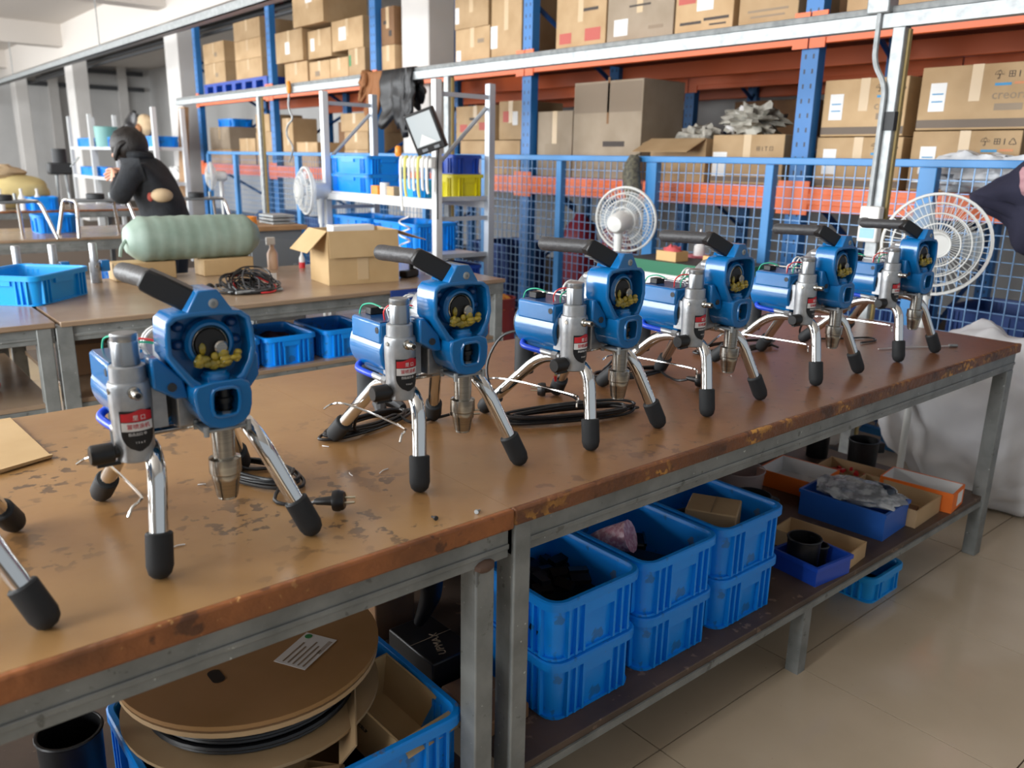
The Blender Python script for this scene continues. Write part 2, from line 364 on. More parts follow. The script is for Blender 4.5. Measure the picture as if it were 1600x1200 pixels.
sk = ob('socket_box', MB().box(-.07, -.027, 1.60, 1.68, 1.06, 1.2), M_WHITE, t, bevel=.006)
ob('plug', MB().cyl((-.07, 1.65, 1.14), (-.10, 1.65, 1.14), .018, n=10), M_BLK, sk)
ob('meter_face', MB().box(-.0715, -.07, 1.61, 1.67, 1.075, 1.115), mat('meter_blue', '#8fbfe0', .4), sk)

# ================================================================ work benches
def bench(label, X0, X1, Y0, Y1, zt, m, medge, zs, xlegs, fr=(.69, .752), edge_h=.03, shelf=True, shm=None, srail=.018, midleg=None):
    t = thing('workbench', label, 'workbench', (0, 0, 0), 0)
    ob('bench_top', MB().box(X0, X1, Y0+.006, Y1, zt-.022, zt), m, t, smooth=0)
    ob('edge_strip', MB().box(X0, X1, Y0-.008, Y0+.006, zt-edge_h, zt+.0015), medge, t, bevel=.004)
    b = MB(); y = Y0+.004; b.box(X0+.004, X1-.004, y, y+.04, fr[0], fr[1]); b.box(X0+.004, X1-.004, y-.003, y, fr[0]+.016, fr[0]+.026)
    ob('front_rail', b, M_STEEL, t, bevel=.003)
    ob('rear_rail', MB().box(X0+.004, X1-.004, Y1-.05, Y1-.01, fr[0], fr[1]), M_STEEL, t)
    for x in (X0+.006, X1-.046): ob('side_rail', MB().box(x, x+.04, y+.04, Y1-.05, fr[0], fr[1]), M_STEEL, t)
    for xa, xb, full in xlegs:
        ob('leg', MB().box(xa, xb, Y0-(.003 if full else -.001), Y0+.046, 0, fr[1]-.001 if full else fr[0]), M_STEEL, t, bevel=.003)
        ob('leg', MB().box(xa, xb, Y1-.052, Y1-.012, 0, fr[0]), M_STEEL, t, bevel=.003)
    if shelf:
        ob('lower_shelf', MB().box(X0+.03, X1-.03, Y0+.012, Y1-.06, zs-.018, zs), shm or M_SHELFW, t, bevel=.002)
        ob('shelf_rail', MB().box(X0+.03, X1-.03, Y0+.008, Y0+.04, zs-.018-srail, zs-.018), M_STEEL, t)
    for x in midleg or []:
        ob('short_leg', MB().box(x, x+.036, Y0+.008, Y0+.046, 0, zs-.036), M_STEEL, t)
    return t
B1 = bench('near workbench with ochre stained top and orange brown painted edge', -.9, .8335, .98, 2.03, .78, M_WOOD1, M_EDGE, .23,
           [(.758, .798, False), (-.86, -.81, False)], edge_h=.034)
ob('weld_scar', MB().ball((.778, .984, .69), (.022, .012, .012), 8, 5), mat('weld', '#5a4438', .7), B1)
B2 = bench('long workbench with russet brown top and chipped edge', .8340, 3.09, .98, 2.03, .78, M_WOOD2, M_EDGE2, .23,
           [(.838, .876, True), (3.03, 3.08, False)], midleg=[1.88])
B3 = bench('second row workbench with open carton and cable heap on it', .60, 2.6, 3.15, 4.17, .78, M_WOOD3, M_WOOD3, .495,
           [(.585, .64, True), (2.54, 2.59, False)], fr=(.708, .768), edge_h=.018, shm=M_WOOD3)
B4 = bench('second row workbench carrying the bright blue crate', -1.6, .585, 3.15, 4.17, .78, M_WOOD3, M_WOOD3, .495,
           [(.525, .572, True), (-1.58, -1.53, False)], fr=(.708, .768), edge_h=.018, shm=M_WOOD3)
B5 = bench('third row workbench in front of the stooping worker', -1.0, 2.6, 6.3, 7.3, .78, M_WOOD3, M_WOOD3, .4,
           [(.1, .15, False), (2.5, 2.55, False)], fr=(.70, .765), edge_h=.018, shm=M_WOOD3)
B6 = bench('far workbench near the white shelving at the left', -1.0, 2.7, 9.4, 10.4, .78, M_WOOD3, M_EDGE, .4,
           [(.1, .15, False), (2.6, 2.65, False)], fr=(.70, .765), edge_h=.018, shm=M_WOOD3)
# blue name plate on the second-row bench edge
s = tag(ob('name_plate', MB().box(0, .3, 0, .004, 0, .05), mat('plate_navy', '#22418c', .35), loc=(1.93, 3.128, .725)), 'small dark blue lettered plate on the rim of the second bench', 'sign')
s.location = (1.93, 3.135, .728)
b = MB()
for x0, x1 in ((.09, .115), (.119, .135), (.139, .157), (.162, .19), (.2, .23), (.235, .27)): b.box(x0, x1, -.0008, 0, .02, .034)
ob('lettering', b, mat('plate_print', '#8f9cbb', .5), s)

# ================================================================ airless sprayers
def sprayer():
    t = thing('paint_sprayer', 'x', 'sprayer', (0, 0, 0), 0, 'row of blue paint sprayers on the near benches')
    # bent tube legs with rubber feet
    for path in ([(-.112,-.165,.02),(-.094,-.135,.172),(-.09,.0,.172),(-.112,.163,.02)], [(.112,-.163,.02),(.047,-.125,.18),(.05,.03,.18),(.128,.165,.02)]):
        lg = ob('tube_leg', MB().tube(fillet(path, .05, 7), .0132, 14), M_CHROME, t)
        for e, q in ((0, 1), (-1, -2)):
            p = Vector(path[e]); d = (Vector(path[q])-p).normalized(); p = p-d*.001
            a = d.orthogonal().normalized(); c = d.cross(a); lp = []
            for r, h in ((.004, -.0185), (.010, -.0165), (.0155, -.011), (.0185, 0), (.0185, .045), (.0165, .047), (.0134, .047)):
                lp.append([tuple(p+d*h+(a*math.cos(2*PI*i/16)+c*math.sin(2*PI*i/16))*r) for i in range(16)])
            ob('rubber_foot', MB().loft(lp), M_RUB, lg)
    ob('cross_bar', MB().box(-.09, .05, -.075, -.045, .178, .184), M_CHROME, t, bevel=.0015)
    ob('cross_bar', MB().box(-.09, .05, .015, .04, .178, .184), M_CHROME, t, bevel=.0015)
    ob('hook_rod', MB().tube(spline([(-.15,.135,.084),(-.135,.132,.092),(-.122,.11,.098),(-.118,.03,.104),(-.116,-.11,.108),(-.122,-.134,.107),(-.134,-.143,.104),(-.142,-.15,.094)], 5), .0022, 6), M_CHROME, t)
    # control manifold with knob and shield label
    cx, cy = -.114, -.108
    mb = MB().lathe([(.020,.160),(.0255,.163),(.0262,.2),(.0268,.225),(.0275,.24),(.0278,.268),(.0262,.2725),(.0235,.274),(.0232,.294),(.021,.2955)], (cx, cy, 0), n=28)
    mb.box(cx-.006, cx+.05, cy+.012, cy+.05, .195, .262)
    mani = ob('control_manifold', mb, M_ALU, t)
    kb = MB(); lp = []
    for r, z in ((.0155, .295), (.0178, .2965), (.0178, .327), (.0172, .3285), (.0178, .330), (.0178, .337), (.0165, .339)):
        l = []
        for i in range(40):
            g = 1-(.05 if (i % 5 == 0 and .296 < z < .327) else 0)
            l.append((cx+r*g*math.cos(2*PI*i/40), cy+r*g*math.sin(2*PI*i/40), z))
        lp.append(l)
    ob('pressure_knob', kb.loft(lp), M_ALUB, mani, smooth=30)
    nz = ob('outlet_nozzle', MB().lathe([(.0085, 0), (.0085, -.006), (.0062, -.008), (.0062, -.022), (.005, -.0235)], (cx-.001, cy-.0255, .262), 'y', 12), M_STEELBR, mani)
    ob('nozzle_bore', MB().cyl((cx-.001, cy-.0492, .262), (cx-.001, cy-.0496, .262), .0036, n=10), M_BLK, mani)
    for p in ((cx-.0285, cy-.004, .262), (cx-.027, cy+.003, .178)):
        ob('hex_screw', MB().cyl(p, (p[0]+.006, p[1], p[2]), .0045, n=6), M_STEELBR, mani)
    def wrap(fn, z0, z1, rr, nv=6):     # strip wrapped on the manifold, facing the front
        return MB().grid(lambda u, v: (lambda z, a: (cx+rr*math.sin(a), cy-rr*math.cos(a), z))(z0+(z1-z0)*v, (-fn(z0+(z1-z0)*v)+2*fn(z0+(z1-z0)*v)*u)), 14, nv)
    def half(z):                         # half angle of the shield at height z
        return .82 if z > .205 else .82*max(.02, 1-((.205-z)/.026)**2)**.6
    lab = ob('shield_label', wrap(half, .1792, .2365, .02815, 12), M_LBLK, t); lab['label'] = 'shield shaped red white and black label'
    tp = MB().grid(lambda u, v: (lambda a, z: (cx+.0284*math.sin(a), cy-.0284*math.cos(a), z))((-.76+1.52*u), .2215+(.0115+.005*math.exp(-((u-.62)/.25)**2))*v), 14, 3)
    ob('red_field', tp, M_LRED, lab)
    ob('white_band', wrap(lambda z: .77, .208, .2205, .0284, 2), M_LWHT, lab)
    def wraptext(txt, size, z, m, a0):
        cu = bpy.data.curves.new('t', 'FONT'); cu.body = txt; cu.size = size; cu.align_x = 'CENTER'; cu.align_y = 'CENTER'; cu.resolution_u = 1; cu.extrude = .0003
        q = bpy.data.objects.new('t', cu); COL.objects.link(q); bpy.context.view_layer.update()
        me = bpy.data.meshes.new_from_object(q.evaluated_get(bpy.context.evaluated_depsgraph_get()))
        bpy.data.objects.remove(q); me.materials.clear()
        for v in me.vertices:
            a = a0+v.co.x/.0286; r = .02855+v.co.z; v.co = (cx+r*math.sin(a), cy-r*math.cos(a), z+v.co.y)
        ob('lettering', me, m, lab, smooth=0)
    wraptext('里 口', .0078, .2265, M_LWHT, .08); wraptext('冒喷涂机', .0078, .2143, M_LRED, .03)
    wraptext('田品出口 中', .0046, .2035, M_LWHT, -.05); wraptext('T P A T', .004, .1915, M_LWHT, .03)
    # drain knob and blue hose
    kn = ob('drain_knob', MB().lathe([(.009, .0), (.009, -.006), (.0145, -.008), (.0145, -.034), (.012, -.037)], (cx-.022, cy-.004, .177), 'x', 12), M_BLK, t)
    ob('knob_lever', MB().box(cx-.052, cx-.022, cy-.008, cy+.0, .159, .164), M_BLK, kn)
    ob('drain_hose', MB().tube(spline([(-.085,.035,.2),(-.115,.036,.196),(-.128,.024,.190),(-.127,.0,.187),(-.12,-.03,.184)], 6), .0062, 10), M_HOSE, t)
    ob('hose_fitting', MB().cyl((-.1215,-.022,.185), (-.116,-.075,.181), .0062, n=12).cyl((-.118,-.055,.1825), (-.1165,-.068,.1815), .0085, n=6), M_ALU, t)
    # motor with square cover
    mx, mz = -.081, .233
    mo = ob('motor', MB().cyl((mx, -.068, mz), (mx, .053, mz), .05, n=32), M_BLUE, t, bevel=.004)
    ob('motor_cover', MB().box(-.13, -.03, -.066, .042, .25, .288), M_BLUE, mo, bevel=.004)
    ob('cover_plate', MB().box(-.126, -.034, -.06, .038, .288, .2895), M_BLUED, mo)
    ob('motor_skirt', MB().prism([(-.13, .235), (-.03, .235), (-.042, .186), (-.11, .186)], 'y', -.066, .03), M_BLUE, mo, bevel=.003)
    ob('front_bearing', MB().lathe([(.042, -.068), (.042, -.071), (.026, -.072), (.026, -.078), (.012, -.079)], (mx, 0, mz), 'y', 24), M_DGREY, mo)
    ob('rear_cap', MB().lathe([(.044, .05), (.042, .062), (.03, .068), (.01, .07)], (mx, 0, mz), 'y', 24), M_BLK, mo)
    ob('cover_bolt', MB().cyl((-.1308, -.056, .275), (-.127, -.056, .275), .006, n=12), M_BLK, mo)
    ob('capacitor_can', MB().cyl((-.088, .062, .115), (-.088, .062, .198), .0215, n=20), M_DGREY, t, bevel=.003)
    # loose wiring on the motor
    ob('steel_rod', MB().cyl((-.085, .03, .301), (-.085, -.07, .303), .0028, n=8), M_CHROME, t)
    ob('wire_block', MB().box(-.105, -.075, .012, .034, .289, .303), M_BLK, t, bevel=.002)
    ob('green_wire', MB().tube(spline([(-.11,.046,.288),(-.108,.038,.304),(-.1,.018,.31),(-.09,.0,.305)], 5), .0016, 6), M_GREEN, t)
    ob('green_wire', MB().tube(spline([(-.1,-.055,.289),(-.101,-.057,.305),(-.085,-.062,.314),(-.06,-.07,.31)], 5), .0016, 6), M_GREEN, t)
    ob('red_wire', MB().tube(spline([(-.105,-.04,.289),(-.108,-.044,.306),(-.098,-.052,.318),(-.075,-.066,.318),(-.05,-.075,.31)], 5), .0016, 6), M_RED, t)
    ob('white_wire', MB().tube(spline([(-.09,-.03,.289),(-.096,-.034,.308),(-.088,-.044,.312),(-.075,-.05,.302)], 5), .0016, 6), M_WHITE, t)
    # cast gearbox behind the blue front
    gb = MB().lathe([(.030, -.05), (.046, -.052), (.053, -.06), (.055, -.075), (.055, -.1)], (-.014, 0, .298), 'y', 28)
    gb.box(-.052, .034, -.1, -.04, .19, .30); gb.cyl((-.05, -.1, .343), (-.05, -.075, .343), .009, n=12)
    gb.cyl((-.066, -.098, .265), (-.066, -.055, .265), .009, n=12); gb.cyl((.04, -.1, .262), (.04, -.05, .262), .009, n=12)
    ob('gearbox_casting', gb, M_ALU, t, bevel=.003)
    for y in (-.046, -.034): ob('coil_ring', MB().tube([(-.05+.024*math.cos(a*PI/10), y, .305+.024*math.sin(a*PI/10)) for a in range(20)], .0022, 6, True), M_WHITE, t)
    # blue front housing
    O1 = [(-.064,.364),(-.04,.367),(.0,.367),(.03,.363),(.042,.354),(.046,.335),(.048,.308),(.043,.286),(.031,.264),(.012,.252),(-.03,.252),(-.047,.264),(-.062,.286),(-.075,.308),(-.075,.335),(-.073,.355)]
    I1 = [(-.058,.356),(-.038,.359),(.0,.359),(.025,.357),(.036,.350),(.039,.333),(.0405,.310),(.0355,.292),(.025,.273),(.01,.264),(-.03,.264),(-.041,.274),(-.055,.293),(-.067,.311),(-.067,.333),(-.066,.350)]
    hs = ob('front_housing', MB().ringplate(O1, I1, -.158, -.1), M_BLUE, t, bevel=.003)
    ob('housing_back', MB().prism([(p[0]*.97-.0003, .31+(p[1]-.31)*.97) for p in O1], 'y', -.122, -.0995), M_BLUE, hs, smooth=0)
    O2 = [(-.043,.264),(-.02,.268),(.0,.268),(.02,.268),(.032,.262),(.035,.246),(.034,.228),(.030,.214),(.02,.204),(.006,.199),(-.012,.199),(-.028,.204),(-.038,.214),(-.044,.228),(-.046,.245),(-.046,.256)]
    I2 = [(-.019,.2555),(-.012,.257),(-.004,.257),(.006,.257),(.013,.254),(.0155,.246),(.0155,.236),(.014,.226),(.011,.2205),(.004,.219),(-.006,.219),(-.014,.219),(-.020,.222),(-.0225,.23),(-.0225,.24),(-.0215,.249)]
    lh = ob('pump_housing', MB().ringplate(O2, I2, -.166, -.1), M_BLUE, t, bevel=.003)
    ob('housing_back', MB().prism([(p[0]*.97, .235+(p[1]-.235)*.97) for p in O2], 'y', -.112, -.0995), M_BLUED, lh, smooth=0)
    ob('window_lip', MB().tube([(p[0]*1.04+.0002, -.1665, .238+(p[1]-.238)*1.08) for p in I2], .0028, 6, True), M_BLUE, lh)
    ob('piston_rod', MB().lathe([(.008, .205), (.008, .214), (.0125, .215), (.0125, .222), (.0085, .223), (.0085, .232), (.0115, .233), (.0115, .24), (.0085, .241), (.0085, .252), (.012, .253), (.012, .259)], (.001, -.146, 0), n=16), M_BLK, lh)
    ob('piston_collar', MB().lathe([(.0105, .214), (.0132, .2155), (.0132, .222), (.0105, .2235)], (.001, -.146, 0), n=16), M_STEELBR, lh)
    ob('handle_bracket', MB().prism([(-.046,.362),(-.029,.392),(-.026,.3945),(-.002,.3945),(.001,.392),(.02,.362)], 'y', -.157, -.098), M_BLUE, t, bevel=.002)
    ob('bracket_bolt', MB().lathe([(.0066, -.156), (.0066, -.1585), (.005, -.1595), (.0028, -.1595), (.0026, -.158)], (-.008, 0, .376), 'y', 14), M_GALV, t)
    ear = ob('mounting_ear', MB().prism([(-.09,.304),(-.08,.304),(-.05,.272),(-.044,.242),(-.062,.244),(-.09,.262)], 'y', -.136, -.1), M_BLUE, t, bevel=.003)
    ob('ear_bolt', MB().cyl((-.066,-.1365,.262), (-.066,-.139,.262), .0062, n=12), M_DGREY, ear)
    ear2 = ob('mounting_ear', MB().prism([(.046,.3),(.058,.294),(.058,.262),(.044,.244),(.035,.25),(.04,.28)], 'y', -.136, -.1), M_BLUE, t, bevel=.003)
    ob('bearing_boss', MB().lathe([(.034, -.128), (.034, -.142), (.03, -.146), (.0265, -.146), (.0255, -.13)], (-.012, 0, .318), 'y', 28), M_BLUE, hs)
    ob('bearing_ring', MB().lathe([(.0255, -.128), (.0255, -.144), (.0235, -.146), (.0215, -.144), (.021, -.13)], (-.012, 0, .318), 'y', 28), M_STEELBR, hs)
    ob('crank_disc', MB().cyl((-.012, -.127, .318), (-.012, -.145, .318), .0208, n=24), M_BLK, hs)
    ob('crank_pin', MB().lathe([(.0095, -.145), (.0095, -.153), (.0075, -.155), (.002, -.155)], (.0, 0, .313), 'y', 16), M_STEELBR, hs)
    ob('guide_sleeve', MB().lathe([(.019, .263), (.02, .2735), (.0165, .2765), (.0165, .28), (.012, .2805)], (-.008, -.142, 0), n=20), M_BLUE, hs)
    for (x, z) in ((-.05, .343), (.024, .343), (-.052, .318), (.028, .318)): ob('cast_rib', MB().ball((x, -.13, z), (.009, .008, .007), 10, 6), M_BLUED, hs)
    g = MB(); rr = random.Random(3)
    for i in range(26):
        x = rr.uniform(-.034, .024); g.ball((x, -.146-rr.uniform(0, .008), .288+.010*abs(x+.008)/.03+rr.uniform(-.005, .006)), (rr.uniform(.004, .009), .005, rr.uniform(.003, .0065)), 8, 6)
    g.ball((-.024, -.1465, .312), (.005, .003, .009), 7, 5); g.ball((.002, -.153, .304), (.008, .004, .007), 7, 5); g.ball((-.008, -.15, .301), (.007, .004, .006), 7, 5)
    ob('grease', g, M_GREASE, hs, kind='stuff')
    # fluid pump under the housing
    pu = ob('fluid_pump', MB().lathe([(.0165, .2), (.016, .155), (.016, .150), (.0225, .148), (.0228, .128), (.0225, .126), (.0202, .124), (.0202, .117), (.0195, .115), (.0152, .09), (.0138, .089), (.0138, .086), (.0115, .085)], (-.003, -.14, 0), n=28), M_STEELBR, t, smooth=30)
    ob('pump_flange', MB().box(-.036, .03, -.162, -.112, .1945, .1995), M_GALV, pu, bevel=.002)
    for x, y in ((-.032, -.16), (.028, -.16), (-.032, -.116), (.028, -.116)): ob('flange_bolt', MB().cyl((x, y, .19), (x, y, .204), .004, n=8), M_GALV, pu)
    # carrying handle
    d = Vector((-.004, .14, -.004)); g0 = Vector((-.07, -.108, .406))
    gp = ob('handle_grip', MB().tube([g0+d*k for k in (-.04, 0, .1, .25, .4, .55, .7, .85, .96, 1.0)], [.0125, .0138, .0132, .0142, .0138, .0146, .0142, .0148, .0142, .011], 16), M_GRIP, t)
    e0 = Vector((-.078, -.106, .408)); e1 = Vector((-.022, -.13, .374)); dx = (e1-e0).normalized(); w = Vector((0, 0, 1)); w = (w-dx*w.dot(dx)).normalized(); nn = dx.cross(w)
    bar = MB(); lp = []
    for p, hw in ((e0-dx*.006, .010), (e0, .0155), (e0+dx*.02, .0165), (e1, .0165)):
        lp.append([tuple(p+w*a*hw+nn*c) for a, c in ((1, .014), (1, -.014), (-1, -.014), (-1, .014))])
    ob('handle_bar', bar.loft(lp), M_BLK, t, bevel=.003)
    ob('bar_teeth', MB().box(0, .004, -.012, .012, 0, .004, Matrix.Translation(e0+dx*.012-w*.018)).box(0, .004, -.012, .012, 0, .004, Matrix.Translation(e0+dx*.024-w*.018)).box(0, .004, -.012, .012, 0, .004, Matrix.Translation(e0+dx*.036-w*.018)), M_GRIP, t)
    return t
SP = sprayer()
SPOS = [('leftmost blue sprayer mostly outside the left edge of the picture', .033, 1.222, -1.0),
        ('nearest whole blue sprayer at the left with its handle raised over the bench', .411, 1.262, -1.4),
        ('blue sprayer in front of the open carton, second whole one from the left', .869, 1.299, -1.9),
        ('third whole blue sprayer from the left with a large black cord coil beneath', 1.253, 1.278, 2.8),
        ('fourth whole blue sprayer from the left in front of the green edged cart', 1.641, 1.275, 1.4),
        ('fifth whole blue sprayer from the left, before the last one', 2.113, 1.268, -.2),
        ('rightmost blue sprayer at the bench end before the big white fan', 2.585, 1.26, -3.1)]
SPR = []
for i, (lb, x, y, a) in enumerate(SPOS):
    SPR.append(place(SP, i > 0, (x, y, .78), math.radians(a), lb))
def local(sp, p):
    a = sp.rotation_euler.z; x, y = p[0]-sp.location.x, p[1]-sp.location.y
    return Vector((x*math.cos(a)+y*math.sin(a), -x*math.sin(a)+y*math.cos(a), p[2]-.78))
def coil(cx, cy, lx, ly, ang, turns, seed, z0=.786):
    r = random.Random(seed); pts = []
    for k in range(turns*8):
        a = 2*PI*k/8; s = 1-.28*((k//8) % 4)/4+r.uniform(-.07, .07); x = lx*math.cos(a)*s; y = ly*math.sin(a)*s
        pts.append((cx+x*math.cos(ang)-y*math.sin(ang), cy+x*math.sin(ang)+y*math.cos(ang), z0+.0035*(k//8)+r.uniform(0, .004)))
    return pts
def plug(p, d, parent):
    p = Vector(p); d = Vector(d).normalized(); a = d.orthogonal().normalized(); c = d.cross(a)
    lp = []
    for r, h in ((.004, -.034), (.006, -.03), (.0075, -.012), (.0085, -.004), (.017, -.002), (.018, .002), (.018, .009), (.0165, .011), (.0165, .014), (.014, .017), (.004, .017)):
        lp.append([tuple(p+d*h+(a*math.cos(2*PI*i/14)+c*math.sin(2*PI*i/14))*r) for i in range(14)])
    pl = ob('plug', MB().loft(lp), M_BLK, parent)
    return pl, a, c, d, p
def cord(sp, pts, pl=None, pd=None, r=.0034):
    L = [local(sp, p) for p in pts]
    o = ob('power_cord', MB().tube(spline(L, 5), r, 7), M_CORD, sp)
    if pl:
        q = local(sp, pl); dd_ = local(sp, Vector(pl)+Vector(pd))-q
        _, a, c, d, p = plug(q, dd_, o)
        pins = MB()
        for k in (-1, 1): pins.cyl(p+d*.017+a*.005*k, p+d*.034+a*.005*k, .0022, n=6)
        ob('plug_pins', pins, mat('brass', '#bdb9a8', .3, 1), o)
    return o
# each sprayer's own mains cord
G, A, B, C, D, E_, F = SPR
cord(A, [(.33,1.32,1.0),(.40,1.36,.97),(.48,1.39,.90),(.53,1.40,.80)]+coil(.555,1.37,.045,.10,.35,4,1)+[(.53,1.25,.784),(.56,1.2,.785),(.575,1.175,.797)], (.592,1.152,.800), (.6,-.5,.05))
cord(B, [(.80,1.39,.93),(.79,1.42,.85),(.82,1.47,.79)]+coil(.86,1.505,.13,.035,.22,4,2)+[(.95,1.47,.785),(1.0,1.45,.79),(1.03,1.435,.797)], (1.062,1.42,.799), (.9,-.4,0))
cord(C, [(1.175,1.345,.99),(1.14,1.39,.97),(1.115,1.41,.9),(1.12,1.38,.83),(1.16,1.34,.79)]+coil(1.27,1.29,.17,.042,-.33,5,3)+[(1.37,1.35,.786),(1.38,1.40,.787),(1.36,1.43,.797)], (1.338,1.458,.799), (-.6,.6,0))
cord(D, [(1.58,1.39,.92),(1.57,1.45,.84),(1.6,1.5,.79)]+coil(1.66,1.47,.13,.04,-.2,3,4)+[(1.74,1.40,.785),(1.72,1.345,.787),(1.725,1.31,.797)], (1.73,1.285,.799), (.2,-1,0))
cord(E_, [(2.05,1.38,.92),(2.03,1.46,.84),(2.06,1.5,.79)]+coil(2.2,1.50,.17,.05,-.15,3,5)+[(2.32,1.42,.785)])
cord(F, [(2.5,1.38,.92),(2.48,1.44,.84),(2.52,1.45,.79),(2.62,1.38,.785),(2.72,1.33,.785),(2.70,1.29,.785),(2.62,1.30,.785)])
cord(G, [(-.03,1.3,.92),(-.06,1.4,.82),(-.05,1.45,.785),(.0,1.5,.785)])
o = ob('earth_lead', MB().tube(spline([local(C, p) for p in ((1.19,1.26,.96),(1.215,1.29,.92),(1.225,1.30,.885))], 5), .0014, 6), mat('yellow_green_lead', '#b7b04a', .5), C)
ob('red_terminal', MB().cyl(local(C, (1.225,1.30,.885)), local(C, (1.229,1.303,.872)), .004, .0028, n=8), M_RED, o)

# ================================================================ builders for crates, cartons, cups
CACHE = {}
def crate_meshes(lx, ly, h, rib=3, taper=.965, rimw=.010, rimh=.020):
    key = (round(lx, 3), round(ly, 3), round(h, 3), rib)
    if key in CACHE: return CACHE[key]
    w = .004; r = min(.034, lx*.13); ix, iy = lx-2*rimw, ly-2*rimw
    b = MB(); b.loft([rrect(ix*taper, iy*taper, r, 0), rrect(ix, iy, r, h-rimh*.5), rrect(ix-2*w, iy-2*w, r-w, h-rimh*.5), rrect(ix*taper-2*w, iy*taper-2*w, r-w, .006)], True, True)
    # moulded stiffening ribs round the outside
    def fin(ax, t, sgn, z0=.006, z1=None, wd=.006):
        z1 = h-rimh if z1 is None else z1
        for z in (0,):
            if ax == 'x':
                y0 = sgn*(iy*taper/2); y1 = sgn*(iy/2+rimw*.72)
                b.box(t-wd/2, t+wd/2, min(y0, y1), max(y0, y1), z0, z1)
            else:
                x0 = sgn*(ix*taper/2); x1 = sgn*(ix/2+rimw*.72)
                b.box(min(x0, x1), max(x0, x1), t-wd/2, t+wd/2, z0, z1)
    for sgn in (-1, 1):
        for side in (-1, 1):
            for k in range(rib):
                fin('x', side*(lx/2-.046-k*.022), sgn); fin('y', side*(ly/2-.046-k*.022), sgn)
        # handle panels under the rim
        b.box(-lx*.16, lx*.16, *sorted((sgn*(iy/2-.002), sgn*(iy/2+rimw*.7))), h*.66, h-rimh*.9)
        b.box(*sorted((sgn*(ix/2-.002), sgn*(ix/2+rimw*.7))), -ly*.16, ly*.16, h*.66, h-rimh*.9)
    b.loft([rrect(ix*taper+.012, iy*taper+.012, r, .0), rrect(ix*taper+.012, iy*taper+.012, r, .006)], True, True)
    m1 = b.mesh('crate_body')
    q = MB(); q.loft([rrect(ix-2*w, iy-2*w, r-w, h-rimh), rrect(lx, ly, r+rimw*.6, h-rimh), rrect(lx, ly, r+rimw*.6, h-.003), rrect(lx-.006, ly-.006, r+.004, h), rrect(ix-w, iy-w, r-w, h), rrect(ix-2*w, iy-2*w, r-w, h-.003), rrect(ix-2*w, iy-2*w, r-w, h-rimh)], False, False)
    m2 = q.mesh('crate_rim'); CACHE[key] = (m1, m2); return CACHE[key]
def crate(label, cx, cy, z, lx, ly, h, m, rz=0, group='blue plastic crates', rib=3, name='plastic_crate'):
    t = thing(name, label, 'crate', (cx, cy, z), rz, group)
    m1, m2 = crate_meshes(lx, ly, h, rib)
    for nm, me in (('crate_body', m1), ('crate_rim', m2)):
        o = ob(nm, me if not me.materials or me.materials[0] == m else me.copy(), None, t, smooth=40)
        if not o.data.materials: o.data.materials.append(m)
        elif o.data.materials[0] != m: o.data.materials[0] = m
    return t
def tray(name, label, cat, cx, cy, z, lx, ly, h, m, rz=0, th=.004, group=None, m_in=None, lip=0):
    t = thing(name, label, cat, (cx, cy, z), rz, group)
    w = MB(); x, y = lx/2, ly/2
    w.box(-x, x, -y, -y+th, 0, h); w.box(-x, x, y-th, y, 0, h); w.box(-x, -x+th, -y+th, y-th, 0, h); w.box(x-th, x, -y+th, y-th, 0, h)
    ob('walls', w, m, t, smooth=0); ob('base', MB().box(-x+th, x-th, -y+th, y-th, 0, th), m_in or m, t, smooth=0)
    if m_in:
        v = MB(); e = th*1.2
        v.box(-x+th, x-th, -y+th, -y+e+.001, th, h-.001); v.box(-x+th, x-th, y-e-.001, y-th, th, h-.001); v.box(-x+th, -x+e+.001, -y+th, y-th, th, h-.001); v.box(x-e-.001, x-th, -y+th, y-th, th, h-.001)
        ob('lining', v, m_in, t, smooth=0)
    if lip:
        q = MB(); q.box(-x-lip, x+lip, -y-lip, -y, h-.012, h); q.box(-x-lip, x+lip, y, y+lip, h-.012, h); q.box(-x-lip, -x, -y, y, h-.012, h); q.box(x, x+lip, -y, y, h-.012, h)
        ob('lip', q, m, t, smooth=0)
    return t
def pot(label, cx, cy, z, r, h, m=None, handle=True, name='black_cup', cat='cup', rz=0, taper=.92, group='black plastic cups'):
    t = thing(name, label, cat, (cx, cy, z), rz, group)
    ob('body', MB().lathe([(r*taper, 0), (r, h), (r-.003, h), (r*taper-.003, .004)], n=24), m or M_BLK, t)
    ob('rim', MB().tube([(r*math.cos(a*PI/12), r*math.sin(a*PI/12), h-.002) for a in range(24)], .003, 6, True), m or M_BLK, t)
    if handle: ob('side_lug', MB().box(r*.9, r*1.45, -.014, .014, h*.55, h*.9), m or M_BLK, t, bevel=.003)
    return t
